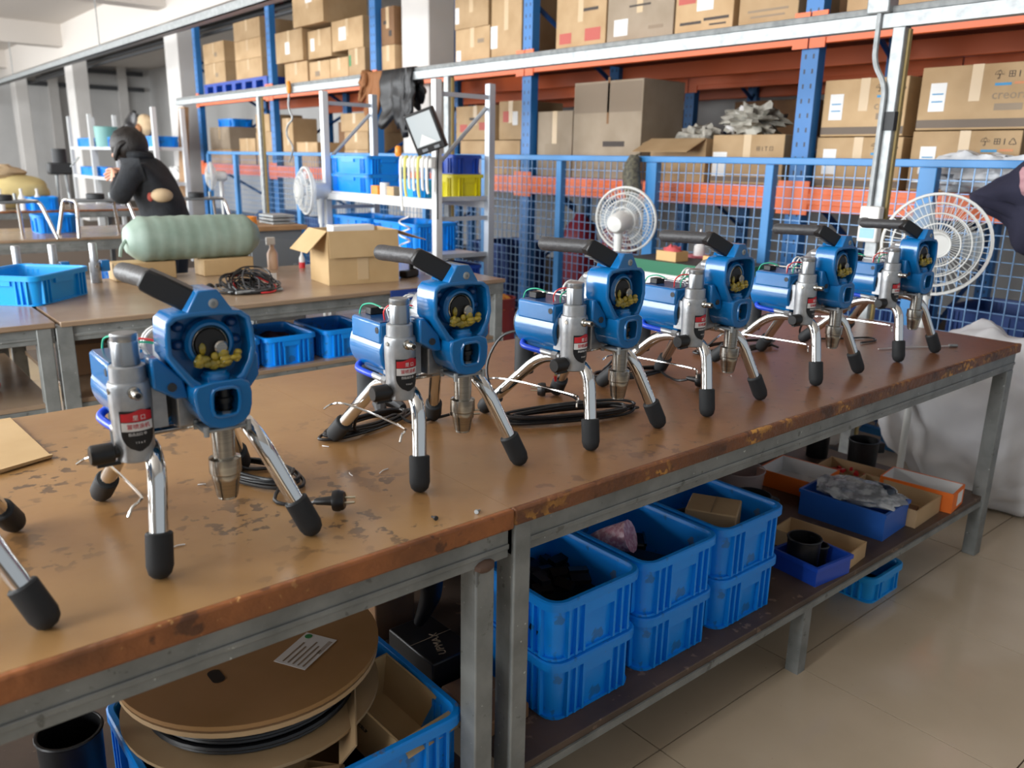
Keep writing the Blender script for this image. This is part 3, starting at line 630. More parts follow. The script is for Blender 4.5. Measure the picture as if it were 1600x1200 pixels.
def carton(label, X0, X1, Y0, Y1, z0, z1, m=None, rz=0, name='carton', tape=True, face='x', sheet=None, prints=(), group=None, extra=None):
    """closed carton; prints on the face that looks along -face. sheet=(centre along face 0..1, 0..1 height, w, h)"""
    cx, cy = (X0+X1)/2, (Y0+Y1)/2; lx, ly, h = (X1-X0)/2, (Y1-Y0)/2, z1-z0
    t = thing(name, label, 'carton', (cx, cy, z0), rz, group)
    b = MB().box(-lx, lx, -ly, ly, 0, h)
    ob('box', b, m or M_CARD, t, bevel=.004)
    q = MB(); q.box(-lx, lx, -.0008, .0008, h-.0002, h+.0008) if face == 'x' else q.box(-.0008, .0008, -ly, ly, h-.0002, h+.0008)
    ob('flap_seam', q, M_INKG, t)
    d = (lx if face == 'x' else ly); wd = (ly if face == 'x' else lx)
    def rect(u, v, w, hh, e):          # u from left edge as seen from the front
        a = (1 if face == 'x' else -1)*(wd-2*wd*u); z = v*h
        if face == 'x': return (-d-e, -d+.001, a-w/2, a+w/2, z-hh/2, z+hh/2)
        return (a-w/2, a+w/2, -d-e, -d+.001, z-hh/2, z+hh/2)
    if tape:
        q = MB(); q.box(*rect(.5, .72, .05, h*.56, .0008))
        q.box(-lx, lx, -.025, .025, h, h+.0008) if face == 'x' else q.box(-.025, .025, -ly, ly, h, h+.0008)
        ob('tape', q, M_TAPE, t, smooth=0)
    if sheet:
        sh = ob('paper_label', MB().box(*rect(sheet[0], sheet[1], sheet[2], sheet[3], .0012)), M_PAPER, t, smooth=0)
        if len(sheet) > 4:
            for k in range(2): ob('print_line', MB().box(*rect(sheet[0], sheet[1]+(.05-.12*k), sheet[2]*.7, .006, .0016)), M_INKBLUE, sh, smooth=0)
    for (u, v, w, hh, mm) in prints:
        ob('print_mark', MB().box(*rect(u, v, w, hh, .0009)), mm, t, smooth=0)
    return t
def blob(name, c, r, seed, m, parent=None, amp=.25, fr=3, n=24, mm=14, loc=None):
    b = MB().ball((0, 0, 0), 1, n, mm); vs = []
    for v in b.v:
        p = Vector(v); k = 1+amp*(noise.noise(p*fr+Vector((seed, seed*.7, 0))))+amp*.5*noise.noise(p*fr*2.3+Vector((0, seed, seed)))
        vs.append((c[0]+p.x*r[0]*k, c[1]+p.y*r[1]*k, max(c[2]+p.z*r[2]*k, c[2]-r[2]*.98)))
    b.v = vs
    return ob(name, b, m, parent, smooth=60, loc=loc)

# ================================================================ under the long bench
ZS = .2305
CY = 1.203
for k, (cx, nm) in enumerate(((1.128, 'first'), (1.402, 'second'), (1.680, 'third'))):
    crate('blue crate at the bottom of the '+nm+' stack right of the bench legs', cx, CY, ZS, .262, .34, .138, M_CRATE, group='stacked blue crates under the long bench')
    crate(('open blue crate full of black parts on top of the first stack', 'open blue crate holding a pink bag on top of the second stack', 'open blue crate with a small carton inside on the third stack')[k],
          cx, CY, ZS+.139, .268, .34, .138, M_CRATE, group='stacked blue crates under the long bench')
ZT = ZS+.139+.006
# contents
r = random.Random(11); b = MB()
for i in range(70):
    x, y = r.uniform(-.105, .105), r.uniform(-.13, .135); z = .012+.085*(1-abs(y)/.22)*r.random()**.5
    Mx = Matrix.Translation((x, y, z)) @ Matrix.Rotation(r.uniform(0, 3), 4, 'Z') @ Matrix.Rotation(r.uniform(-.6, .6), 4, 'X')
    b.box(-.022, .022, -.012, .012, -.006, .006, Mx)
b.loft([rrect(.225, .29, .02, .002), rrect(.2, .25, .03, .05)], True, True)
o = ob('black_fittings', b, M_BLK, loc=(1.128, CY, ZT), kind='stuff'); tag(o, 'heap of small black fittings filling the first open blue crate', 'fittings', kind='stuff')
bag = thing('pink_bag', 'glittery pink plastic bag sticking up in the second open blue crate', 'bag', (1.345, 1.23, ZT), 0)
o = ob('bag_body', MB().tube(spline([(0, .09, .03), (0, .02, .085), (.03, -.05, .118)], 6), [.016+.002*k for k in range(13)], 12), M_PINK, bag)
ob('bag_neck', MB().tube(spline([(0, .09, .03), (-.01, .11, .05), (-.015, .115, .09)], 4), .016, 8), M_LWHT, bag)
for i, (x, y, l) in enumerate(((1.36, 1.21, .1), (1.42, 1.17, .12), (1.46, 1.27, .1))):
    o = thing('pump_part', ('black boxy pump part in the second crate under the pink bag', 'black boxy pump part in the second crate near its front wall', 'black boxy pump part in the second crate near its right wall')[i], 'part', (x, y, ZT), .4*i, 'black parts in the second crate')
    ob('casing', MB().box(-.035, .035, -l/2, l/2, 0, .055), M_BLK, o, bevel=.006); ob('steel_strip', MB().box(-.036, .036, -l/2-.001, -l/2+.004, .05, .0575), M_STEELBR, o)
carton('small plain brown carton lying in the third open blue crate', 1.62, 1.735, 1.10, 1.23, ZT, ZT+.125, M_CARD, .5, tape=False, name='small_carton')
o = thing('steel_cylinder', 'short black and chrome cylinder beside the small carton in the third crate', 'cylinder', (1.60, 1.30, ZT), 0)
ob('body', MB().cyl((0, 0, .03), (.04, -.09, .075), .034, n=20), M_BLK, o); ob('chrome_band', MB().cyl((.012, -.027, .0435), (.028, -.063, .0615), .035, n=20), M_CHROME, o)
# shelf goods right of the crates
tray('small_bin', 'small dark blue open bin holding black cups at the shelf edge', 'bin', 2.045, 1.075, ZS, .155, .145, .058, M_CRATED, -.1, .004, lip=.005)
pot('larger black cup standing in the small dark blue bin', 2.02, 1.09, ZS+.006, .046, .098, rz=0)
pot('small black cup lying low in the front of the blue bin', 2.082, 1.075, ZS+.006, .024, .062, handle=False)
tray('carton_tray', 'shallow brown carton tray behind the small dark blue bin', 'tray', 2.175, 1.13, ZS, .12, .24, .05, M_CARD, .1)
pot('black handled cup standing behind the carton tray', 2.11, 1.33, ZS, .06, .13, rz=-.6)
tray('blue_tray', 'long mid blue tray with a clear plastic bag lying on it', 'tray', 2.47, 1.18, ZS, .18, .28, .09, mat('tray_blue', '#2560b8', .4), .06, .004, lip=.004)
bg_ = thing('film_bag', 'crumpled clear plastic bag with dark parts on the blue tray', 'bag', (2.47, 1.16, ZS+.075), .1)
blob('film', (0, 0, .03), (.085, .135, .032), 2, mat('film_bag_mat', '#dfe2e2', .08, 0, '#9a9da0', 26, .42, .58, bump=.6, bscale=30, spec=1, alpha=.6), bg_, .28, 2.6, 40, 22)
blob('dark_part', (.02, -.06, .045), (.035, .04, .022), 5, mat('bag_navy', '#1d2b3c', .3), bg_, .3, 4, 14, 8)
tray('carton_tray', 'open brown carton tray right of the blue tray', 'tray', 2.66, 1.15, ZS, .2, .26, .06, M_CARD, .05)
carton('flat brown card piece inside the open carton tray', 2.61, 2.70, 1.06, 1.22, ZS+.005, ZS+.02, M_CARDD, .2, tape=False, name='card_piece')
tray('orange_box', 'orange open box with white lining at the right shelf edge', 'box', 2.83, 1.12, ZS, .13, .24, .07, M_ORPAP, .12, .004, m_in=M_LWHT)
ob('white_sticker', MB().box(-.01, .045, -.1212, -.12, .012, .058), M_PAPER, bpy.data.objects['orange_box'])
tray('orange_box', 'orange edged box with white inside behind the blue tray', 'box', 2.60, 1.46, ZS, .2, .22, .06, M_ORPAP, .1, .004, m_in=M_LWHT)
tray('orange_box', 'tall orange box holding clear bags at the back of the shelf', 'box', 2.56, 1.80, ZS, .22, .2, .11, M_ORPAP, -.1, .004)
fb = thing('film_bag', 'clear plastic bag spilling out of the tall orange box', 'bag', (2.58, 1.78, ZS+.06), 0)
blob('film', (0, 0, .07), (.09, .08, .065), 4, mat('film_grey', '#9a9b9c', .15, 0, '#747677', 20, .4, .6, bump=1, bscale=50, spec=.8, alpha=.8), fb, .28, 2.4, 36, 22)
fb = thing('film_bag', 'large grey plastic bag slumped at the back right of the shelf', 'bag', (2.85, 1.80, ZS), 0)
blob('film', (0, 0, .12), (.12, .1, .115), 7, MATS['film_grey'], fb, .28, 2.2, 36, 22)
pot('translucent round tub standing between the orange boxes', 2.37, 1.55, ZS, .085, .09, M_TUB, False, 'round_tub', 'tub', group=None)
pot('black cup beside the translucent tub at the back', 2.18, 1.62, ZS, .06, .12, rz=2)
pot('black can behind the round tub at the back of the shelf', 2.12, 1.78, ZS, .06, .15, handle=False)
pot('tall narrow black can near the white sack', 2.94, 1.58, ZS, .045, .19, handle=False)
pot('black handled cup at the right end of the shelf', 2.95, 1.40, ZS+.001, .055, .115, rz=-.6)
tray('carton_tray', 'low brown carton tray with red bits beside the orange boxes', 'tray', 2.80, 1.36, ZS, .15, .22, .045, M_CARD, .1)
b = MB(); r = random.Random(5)
for i in range(30): b.box(-.008, .008, -.005, .005, 0, .01, Matrix.Translation((r.uniform(-.05, .05), r.uniform(-.08, .08), r.uniform(.005, .02))) @ Matrix.Rotation(r.uniform(0, 3), 4, 'Z'))
o = ob('red_clips', b, M_LRED, loc=(2.80, 1.36, ZS+.002)); tag(o, 'scatter of small red clips in the low carton tray', 'clips', kind='stuff')
tray('carton_tray', 'brown carton tray with white rolls left behind the cups', 'tray', 2.02, 1.46, ZS, .16, .26, .06, M_CARD, .15)
for k, (x, y) in enumerate(((2.0, 1.40), (2.03, 1.47), (2.0, 1.54))):
    o = thing('paper_roll', ('white roll in the carton tray, nearest to the edge', 'white roll in the middle of the carton tray', 'white roll at the far end of the carton tray')[k], 'roll', (x, y, ZS+.006), 0, 'white rolls')
    ob('roll', MB().lathe([(.012, 0), (.026, 0), (.026, .065), (.012, .065)], n=18), M_LWHT, o)
o = crate('small blue crate standing on the floor beneath the bench shelf', 2.5, 1.12, 0, .22, .16, .09, M_CRATEB, group=None, rib=2)
for k, (x0, x1, h, lb) in enumerate(((1.05, 1.42, .36, 'tall dark box added at the shelf back to block light behind the first crates'), (1.45, 1.85, .33, 'dark box added at the shelf back to block light behind the third stack'), (1.9, 2.08, .3, 'narrow dark box added at the shelf back to block light left of the black can'), (2.2, 2.42, .26, 'low dark box added at the shelf back to block light behind the round tub'))):  # dark boxes added to stop light leaking in behind the shelf
    carton(lb, x0, x1, 1.82, 1.96, ZS, ZS+h, M_DGREY, tape=False, face='y', name='light_block_box', group='dark boxes added to block light at the shelf back')
# ---- under the near bench
crate('big blue crate with torn cartons under the near bench', .52, 1.24, ZS, .51, .44, .155, M_CRATE, group='crates under the near bench')
crate('dark blue bin at the bottom left corner below the bench', .165, 1.16, ZS, .165, .16, .10, M_CRATED, group='crates under the near bench', rib=2)
pot('black round bucket beside the cardboard reel', .195, 1.36, ZS, .05, .19, handle=False, name='bucket', cat='bucket', group=None)
reel = thing('cable_reel', 'large cardboard reel wound with black hose under the near bench', 'reel', (.497, 1.318, .3865), 0)
R = .229
def disc(r, z0, z1, hole=.02): return MB().lathe([(hole, z0), (r, z0), (r, z1), (hole, z1), (hole, z0)], n=56)
ob('lower_flange', disc(R, 0, .006), M_CARD, reel); ob('core', MB().cyl((0, 0, .006), (0, 0, .075), .12, n=40), M_CARDD, reel)
b = MB()
for k in range(7):
    zz = .013+k*.0085; b.tube([((R-.045+.004*math.sin(k*2.1))*math.cos(a*PI/24), (R-.045+.004*math.sin(k*2.1))*math.sin(a*PI/24), zz) for a in range(48)], .0048, 6, True)
b.cyl((0, 0, .008), (0, 0, .07), R-.05, n=40)
ob('wound_hose', b, M_CORD, reel)
ob('upper_flange', disc(R, .075, .084), M_CARD, reel); ob('top_sheet', disc(R+.002, .09, .098, .0005), mat('reel_card', '#a67e52', .75, 0, '#96703f', 5, .35, .7), reel); ob('filler_sheet', disc(R-.004, .084, .09), M_CARDD, reel)
ob('finger_slot', MB().loft([rrect(.022, .042, .0105, .0978, 5, -.087, -.058), rrect(.022, .042, .0105, .0985, 5, -.087, -.058)]), M_BLK, reel)
lb = ob('reel_label', MB().box(-.05, .05, -.033, .033, .0981, .0988, Matrix.Translation((.068, -.083, 0)) @ Matrix.Rotation(.5, 4, 'Z')), M_PAPER, reel, smooth=0)
b = MB(); Mx = Matrix.Translation((.068, -.083, 0)) @ Matrix.Rotation(.5, 4, 'Z')
for k in range(5): b.box(-.044, .01+.02*((k*7) % 3)/2, -.026+k*.0105, -.023+k*.0105, .0988, .0991, Mx)
for k in range(12): b.box(.0+k*.0035, .0018+k*.0035, -.03, -.022, .0988, .0991, Mx)
ob('label_print', b, M_INKG, lb, smooth=0)
ob('green_stamp', MB().cyl(Mx @ Vector((.04, .022, .0986)), Mx @ Vector((.04, .022, .0992)), .007, n=14), mat('stamp_green', '#2f8a4a', .5), lb)
# torn cartons in the crate
def open_carton(label, loc, lx, ly, h, m, rz=0, rx=0, flaps=(), name='open_carton', group=None, min_=None):
    t = thing(name, label, 'carton', loc, rz, group); t.rotation_euler = (rx, 0, rz); th = .004; x, y = lx/2, ly/2
    w = MB(); w.box(-x, x, -y, -y+th, 0, h); w.box(-x, x, y-th, y, 0, h); w.box(-x, -x+th, -y+th, y-th, 0, h); w.box(x-th, x, -y+th, y-th, 0, h); w.box(-x+th, x-th, -y+th, y-th, 0, th)
    ob('box', w, m, t, smooth=0)
    for side, ang, ln in flaps:
        if side in '-x+x':
            s_ = -1 if side == '-x' else 1; q = MB().box(0, th*.8, -y+.003, y-.003, 0, ln, Matrix.Translation((s_*x-(th*.8 if s_ > 0 else 0), 0, h)) @ Matrix.Rotation(s_*ang, 4, 'Y'))
        else:
            s_ = -1 if side == '-y' else 1; q = MB().box(-x+.003, x-.003, 0, th*.8, 0, ln, Matrix.Translation((0, s_*y-(th*.8 if s_ > 0 else 0), h)) @ Matrix.Rotation(-s_*ang, 4, 'X'))
        ob('flap', q, m, t, smooth=0)
    return t
o = open_carton('torn brown carton printed with dark letters in the big crate', (.692, 1.165, .282), .13, .2, .10, M_CARDL, .12, .14, [('-y', 2.2, .03)])
lettering('MGR', .022, M_INK, o, facing((.0, -.1006, .055), (0, -1, 0))); lettering('CELP', .012, M_INK, o, facing((-.0656, 0, .06), (-1, 0, 0)))
open_carton('crushed brown carton low in the big crate under the reel', (.545, 1.18, .258), .1, .16, .11, M_CARD, -.5, .15, [('+x', .6, .05), ('-y', 1.2, .05)])
open_carton('small torn carton at the front wall of the big crate', (.50, 1.085, .24), .09, .07, .1, M_CARD, .7, 0, [('+y', .8, .04)])
carton('dark brown carton standing behind the reel under the near bench', .875, .985, 1.52, 1.68, ZS, .50, M_CARDD, 0, tape=False)
carton('low brown carton between the bench leg and the first stack', .873, .985, 1.09, 1.25, ZS, ZS+.035, M_CARDD, 0, tape=False)
o = carton('flat black box with pale letters behind the big blue crate', .873, .985, 1.28, 1.46, ZS, ZS+.07, M_BLK, 0, tape=False, name='black_box')
lettering('UPMAX', .026, M_INKG, o, facing((0, -.03, .0706), (0, 0, 1), (-1, .35, 0)))
o = thing('spray_gun', 'black tool with two chrome rods in the shade behind the reel', 'tool', (.93, 1.42, ZS+.072), .2)
ob('body', MB().tube(spline([(0, .0, .012), (.0, -.02, .05), (-.01, -.05, .11), (-.02, -.06, .17)], 5), [.012+.0012*k for k in range(16)], 10), M_BLK, o)
for dx_ in (0, .012): ob('chrome_rod', MB().cyl((dx_, -.05, .10), (dx_+.03, -.04, .27), .0035, n=8), M_CHROME, o)

# ================================================================ loose things on the near benches
o = thing('cardboard_sheet', 'flat brown cardboard sheet lying on the bench at the left edge', 'cardboard', (.06, 1.86, .7805), 0)
ob('sheet', MB().prism([(-.26, -.2), (.13, -.19), (.222, -.155), (.205, .16), (-.26, .17)], 'z', 0, .005), M_CARDL, o, bevel=.001)
ob('curled_edge', MB().prism([(.115, -.198), (.222, -.162), (.224, -.155), (.13, -.188)], 'z', .004, .009), M_CARDL, o)
r = random.Random(9)
for i, (x, y, lb) in enumerate(((.695, 1.283, 'longer white tie offcut left of the second sprayer front foot'), (.752, 1.26, 'short white tie offcut close to the second sprayer front foot'), (.345, 1.18, 'white tie offcut under the nearest sprayer between its feet'),
        (.46, 1.40, 'white tie offcut behind the pump of the nearest sprayer'), (.585, 1.36, 'white tie offcut beside the cord coil of the nearest sprayer'), (.53, 1.12, 'white tie offcut in front of the nearest sprayer right foot'),
        (1.16, 1.44, 'white tie offcut behind the third sprayer near its cord loop'), (.73, 1.45, 'white tie offcut behind the second sprayer rear left foot'), (1.9, 1.3, 'white tie offcut between the fourth and fifth sprayers'))):
    a = r.uniform(0, 3); l = r.uniform(.012, .03)
    o = ob('tie_offcut', MB().tube(spline([(-l/2, 0, 0), (0, .002, .0008), (l/2, 0, 0)], 3), .001, 5), M_LWHT, loc=(x, y, .7812), rot=(0, 0, a))
    tag(o, lb, 'offcut', 'white cable tie offcuts')
for i, (x, y) in enumerate(((.772, 1.0), (.705, 1.02))):
    o = thing('screw', ('shiny screw lying near the joint of the two benches', 'dull dark screw left of the shiny one')[i], 'screw', (x, y, .7802), .5+i)
    ob('head', MB().cyl((0, 0, .004), (.003, 0, .004), .004, n=10), (M_GALV, M_DGREY)[i], o); ob('shank', MB().cyl((.003, 0, .004), (.014, 0, .002), .0018, n=8), (M_GALV, M_DGREY)[i], o)
o = thing('steel_probe', 'thin lead with a bright steel tip near the right bench corner', 'lead', (2.80, 1.12, .7805), 0)
ob('lead', MB().tube(spline([(-.22, .1, .003), (-.12, .06, .003), (-.05, .02, .003), (.02, -.02, .004)], 5), .002, 6), M_LWHT, o); ob('tip', MB().cyl((.02, -.02, .005), (.045, -.035, .005), .005, n=10), M_GALV, o)
o = thing('yellow_wedge', 'small yellow block behind the last two sprayers', 'block', (2.84, 1.52, .7805), .4)
ob('block', MB().prism([(-.03, 0), (.03, 0), (.03, .02), (-.02, .035)], 'y', -.02, .02), M_YEL, o, bevel=.002)
o = thing('pipe_fitting', 'chrome pipe fitting lying behind the fifth sprayer', 'fitting', (2.36, 1.62, .7805), .3)
ob('elbow', MB().tube(fillet([(-.05, 0, .012), (.0, 0, .012), (.03, .04, .012)], .02), .010, 12), M_CHROME, o); ob('nut', MB().cyl((-.07, 0, .013), (-.045, 0, .013), .013, n=6), M_GALV, o)
o = thing('work_glove', 'grey rubber pieces lying behind the second whole sprayer', 'glove', (.96, 1.585, .7805), 0)
for k in (-1, 1): ob('finger', MB().tube(spline([(k*.012, .03, .014), (k*.02, 0, .016), (k*.03-.01, -.035, .012)], 4), [.011, .012, .013, .013, .014, .014, .013, .012, .010], 8), M_DGREY, o)

# ================================================================ second row of benches: things on and under it
crate('bright blue shallow crate on the second row bench at the left', .62, 3.74, .7805, .36, .32, .115, M_CRATEB, .78, group=None)
for k, (x, y) in enumerate(((.645, 4.08), (.785, 4.08), (.945, 4.06))):
    o = thing('pump_cylinder', ('bright pump cylinder behind the left corner of the blue crate', 'bright pump cylinder behind the middle of the blue crate', 'bright pump cylinder behind the right corner of the blue crate')[k], 'pump', (x, y, .7805), 0, 'pump cylinders behind the blue crate')
    ob('cylinder', MB().lathe([(.024, 0), (.024, .09), (.017, .092), (.017, .175), (.015, .178)], n=16), M_ALU, o)
    ob('blue_block', MB().box(.022, .06, -.02, .02, .05, .10), M_BLUE, o, bevel=.004); ob('nozzle', MB().cyl((0, -.02, .075), (0, -.04, .075), .006, n=8), M_STEELBR, o)
# roll on carton offcuts
carton('low brown carton under the left end of the grey green roll', 1.02, 1.29, 4.02, 4.15, .7805, .862, M_CARDL, 0, face='y', tape=False)
carton('low brown carton under the right end of the grey green roll', 1.41, 1.66, 3.99, 4.12, .7805, .862, M_CARDL, 0, face='y', tape=False)
t = thing('wrapped_roll', 'thick grey green wrapped fabric roll resting on two cartons', 'roll', (1.40, 4.07, .862), .0)
lp = []
for i in range(31):
    x = -.31+.62*i/30; e = min(1, .55+min(i, 30-i)*.16); row = []
    for k in range(28):
        a = 2*PI*k/28; rr = .108*e*(1+.035*noise.noise(Vector((x*9, math.cos(a)*1.2, math.sin(a)*1.2)))+.018*math.sin(i*2.1))
        row.append((x, rr*math.cos(a), .1+max(-.099, rr*math.sin(a)*.98)))
    lp.append(row)
ob('wrap', MB().loft(lp), M_ROLL, t, smooth=60)
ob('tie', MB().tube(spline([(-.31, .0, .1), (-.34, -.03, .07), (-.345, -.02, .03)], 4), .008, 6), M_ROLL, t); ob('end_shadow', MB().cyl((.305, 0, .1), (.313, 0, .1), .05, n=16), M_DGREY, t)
# heap of leads
t = thing('cable_heap', 'tangled heap of black leads lying on the second row bench', 'cables', (1.42, 3.46, .7805), 0); r = random.Random(21)
for k in range(26):
    a = r.uniform(0, PI); lx, ly = r.uniform(.05, .13), r.uniform(.03, .09); cx, cy = r.uniform(-.05, .05), r.uniform(-.04, .04); h = r.uniform(.01, .12)*(1-.5*abs(cx)/.06); pts = []
    for q in range(9):
        b_ = 2*PI*q/9; x, y = lx*math.cos(b_), ly*math.sin(b_)
        pts.append((cx+x*math.cos(a)-y*math.sin(a), cy+x*math.sin(a)+y*math.cos(a), max(.006, h*(.5+.5*math.sin(b_+a))+r.uniform(-.01, .015))))
    ob('lead', MB().tube(spline(pts, 4, True), .0038, 5, True), (M_CORD, M_CORD, mat('lead_grey', '#4a4a4c', .4))[k % 3] if k != 9 else M_RED, t)
for k in range(8): ob('lead_plug', MB().cyl((r.uniform(-.13, .14), r.uniform(-.11, -.03), .008), (r.uniform(-.13, .14), -.1, .012), .006, n=8), (M_GALV, M_BLK)[k % 2], t)
for k, (x, y) in enumerate(((1.30, 3.62), (1.26, 3.55), (1.22, 3.60))):
    o = ob('plug_piece', MB().lathe([(.008, 0), (.016, .004), (.016, .014), (.006, .022)], n=10), M_BLK, loc=(x, y, .7805)); tag(o, ('small black plug piece nearest the cable heap', 'small black plug piece beside the white stick', 'small black plug piece furthest left of the cable heap')[k], 'plug piece', 'loose plug pieces')
o = ob('white_stick', MB().box(-.05, .05, -.006, .006, 0, .006), M_LWHT, loc=(1.25, 3.5, .7805), rot=(0, 0, -.9)); tag(o, 'thin white plastic stick left of the cable heap', 'stick')
# open carton
t = open_carton('open brown carton with folded out flaps on the second row bench', (1.955, 3.50, .7805), .35, .24, .245, M_CARDL, -.12, 0, [('-y', 3.02, .12), ('-x', 2.35, .135), ('+x', 1.9, .16)])
ob('tape_patch', MB().box(-.035, .02, -.1212, -.12, .02, .12), M_TAPE, t); ob('foam_sheet', MB().box(-.11, .1, -.02, .06, .10, .262), M_PAPER, t, bevel=.004)
o = thing('black_clamp', 'small black clamp lying right of the open carton', 'tool', (2.24, 3.46, .7805), .4)
ob('body', MB().box(-.06, .05, -.025, .025, 0, .035), M_BLK, o, bevel=.008); ob('knob', MB().cyl((.03, 0, .03), (.03, 0, .07), .02, n=12), M_DGREY, o)
o = thing('white_peg', 'small white tag standing left of the open carton', 'tag', (1.60, 3.62, .7805), 0); ob('tag_card', MB().box(-.012, .012, -.002, .002, 0, .045), M_LWHT, o); ob('foot', MB().box(-.015, .015, -.01, .01, 0, .004), M_LWHT, o)
# bins on the lower shelf
for k, (x, lb) in enumerate(((1.22, 'left blue bin on the low shelf behind the nearest sprayer'), (1.47, 'middle blue bin on the low shelf under the second row bench'), (1.745, 'right blue bin on the low shelf beside the motor of a sprayer'))):
    crate(lb, x, 3.35, .4955, .245, .33, .125, M_CRATE, 0, group='bins on the second row shelf')
blob('rag', (0, 0, .05), (.08, .1, .05), 3, mat('maroon_cloth', '#3c1f33', .9), None, .4, 3, 18, 10, loc=(1.47, 3.36, .504)); o = bpy.data.objects['rag']; tag(o, 'dark maroon rag heaped in the middle blue bin', 'rag')
for k, (x, m) in enumerate(((.18, M_BLUED), (-.15, M_BLUED))):
    o = carton(('dark blue box pushed under the left second row bench', 'dark blue box further left under the same bench')[k], x-.13, x+.13, 3.5, 3.8, .4955, .64, m, 0, tape=False, face='y', name='blue_box')
o = thing('film_bundle', 'crumpled clear film bundle on the low shelf at the left', 'plastic', (.33, 3.42, .4955), .4)
blob('film', (0, 0, .02), (.09, .035, .02), 8, MATS['film_bag_mat'], o, .5, 5, 20, 10); ob('red_end', MB().cyl((.09, 0, .02), (.11, 0, .02), .016, n=10), mat('pale_red', '#d8766a', .5), o)
o = thing('wire_bundle', 'dark wire bundle under the second row bench beside its leg', 'wires', (.80, 3.4, .4955), 0)
for k in range(6): ob('wire', MB().tube([(.05*math.cos(a*PI/6)+.01*k, .06*math.sin(a*PI/6), .03+.02*k) for a in range(12)], .006, 5, True), M_CORD, o)
o = carton('brown carton at the left end of the low shelf under the second bench', .70, .86, 3.5, 3.66, .4955, .62, M_CARDD, 0, tape=False)
# cabinet, spray bottle, can beyond the second row
t = thing('steel_cabinet', 'grey steel cabinet with brown top standing beyond the open carton', 'cabinet', (2.07, 4.85, 0), 0)
ob('body', MB().box(-.17, .17, -.22, .22, 0, .93), M_GREY, t, bevel=.006); ob('top_board', MB().box(-.19, .19, -.25, .25, .93, .955), M_WOODP, t)
for z in (.05, .48): d_ = ob('door', MB().box(-.155, .155, -.228, -.22, z, z+.4), M_GREY, t, bevel=.003); ob('handle', MB().box(.10, .12, -.236, -.228, z+.15, z+.25), M_GALV, d_)
o = thing('tape_roll', 'orange tape roll on the brown topped grey cabinet', 'tape', (1.98, 4.80, .9555), 0); ob('ring', MB().lathe([(.03, 0), (.05, 0), (.05, .045), (.03, .045), (.03, 0)], n=20), M_ORPL, o)
o = thing('metal_trays', 'small stack of pale metal trays on the grey cabinet', 'trays', (2.16, 4.8, .9555), 0)
for k in range(3): ob('tray_plate', MB().box(-.07, .07, -.1, .1, k*.02, k*.02+.014), M_GALV, o, bevel=.002)
o = thing('spray_bottle', 'white and orange spray bottle behind the cable heap', 'bottle', (1.80, 4.08, .7805), 0)
ob('bottle', MB().lathe([(.026, 0), (.028, .08), (.012, .11), (.011, .125)], n=16), mat('bottle_tan', '#cda88a', .4), o); ob('trigger_head', MB().box(-.03, .016, -.012, .012, .125, .165), M_WHITE, o, bevel=.005)
o = thing('glue_bottle', 'small bottle with red base beside the grey cabinet', 'bottle', (1.95, 4.05, .7805), 0)
ob('bottle', MB().lathe([(.014, 0), (.015, .05), (.006, .07), (.004, .09)], n=12), M_LWHT, o); ob('red_base', MB().cyl((0, 0, 0), (0, 0, .03), .0165, n=12), M_LRED, o)
o = thing('drum', 'dark red drum with a white letter standing beyond the near bench', 'drum', (2.86, 3.52, 0), 0)
ob('body', MB().lathe([(.095, 0), (.098, .01), (.095, .02), (.095, .3), (.099, .305), (.095, .31), (.095, .6), (.099, .605), (.099, .615), (.09, .615), (.09, .56)], n=32), M_REDD, o)
lettering('N', .09, M_LWHT, o, facing((-.0605, -.0765, .40), (-.62, -.785, 0)))
blob('orange_scraps', (0, 0, .575), (.085, .085, .05), 6, mat('scrap_orange', '#c8613a', .7, 0, '#d9a23a', 30, .4, .6), o, .5, 5, 20, 10)

# ================================================================ pallet rack along the right side
RX = 4.2; RD = 1.0; UY = [.29, 2.57, 4.87, 7.05, 9.3, 11.6]
RK = thing('pallet_rack', 'front pallet rack with blue uprights and orange beams stacked with cartons', 'rack', (0, 0, 0), 0)
um = MB(); um.box(-.035, .035, -.05, .05, 0, 3.05); um = um.mesh('upright')
for y in UY:
    for x in (RX+.035, RX+RD-.035): ob('upright', um, M_RKBLUE, RK, loc=(x, y, 0))
    br = MB()
    for z, s_ in ((.15, 1), (.75, -1), (1.35, 1), (1.95, -1), (2.5, 1)):
        a, c = (RX+.06, RX+RD-.06) if s_ > 0 else (RX+RD-.06, RX+.06)
        ob('brace', MB().tube([(a, y, z), (c, y, z+.5)], .018, 6), M_BLUEDK, RK)
for i in range(len(UY)-1):
    ya, yb = UY[i]+.05, UY[i+1]-.05
    for z0, z1 in ((1.11, 1.24), (1.97, 2.10)):
        for k, x in enumerate((RX-.02, RX+RD-.03)):
            b = MB(); b.box(x, x+.05, ya, yb, z0, z1)
            if k == 0: b.box(x-.006, x, ya, yb, z0+.035, z1-.035)
            bm = ob('beam', b, M_ORANGE, RK, bevel=.006)
            if k == 0:
                for ye in (ya, yb): ob('end_connector', MB().box(x-.007, x+.003, ye-.045, ye+.045, z0-.02, z1+.03), M_ORANGE, bm)
        n = 6
        for k in range(n):
            w = (yb-ya)/n
            if ya+k*w < 6.75 and ya+(k+1)*w > 6.26: continue      # left out where the column stands
            ob('deck_panel', MB().box(RX+.03, RX+RD-.03, ya+k*w+.004, ya+(k+1)*w-.004, z1-.018, z1-.002), M_DECK, RK, smooth=0)
R2 = copy_tree(RK); R2.location = (1.9, 0, 0); R2['label'] = 'second pallet rack in shadow behind the front rack'
ZU, ZM = 2.1, 1.24
FX = 4.25
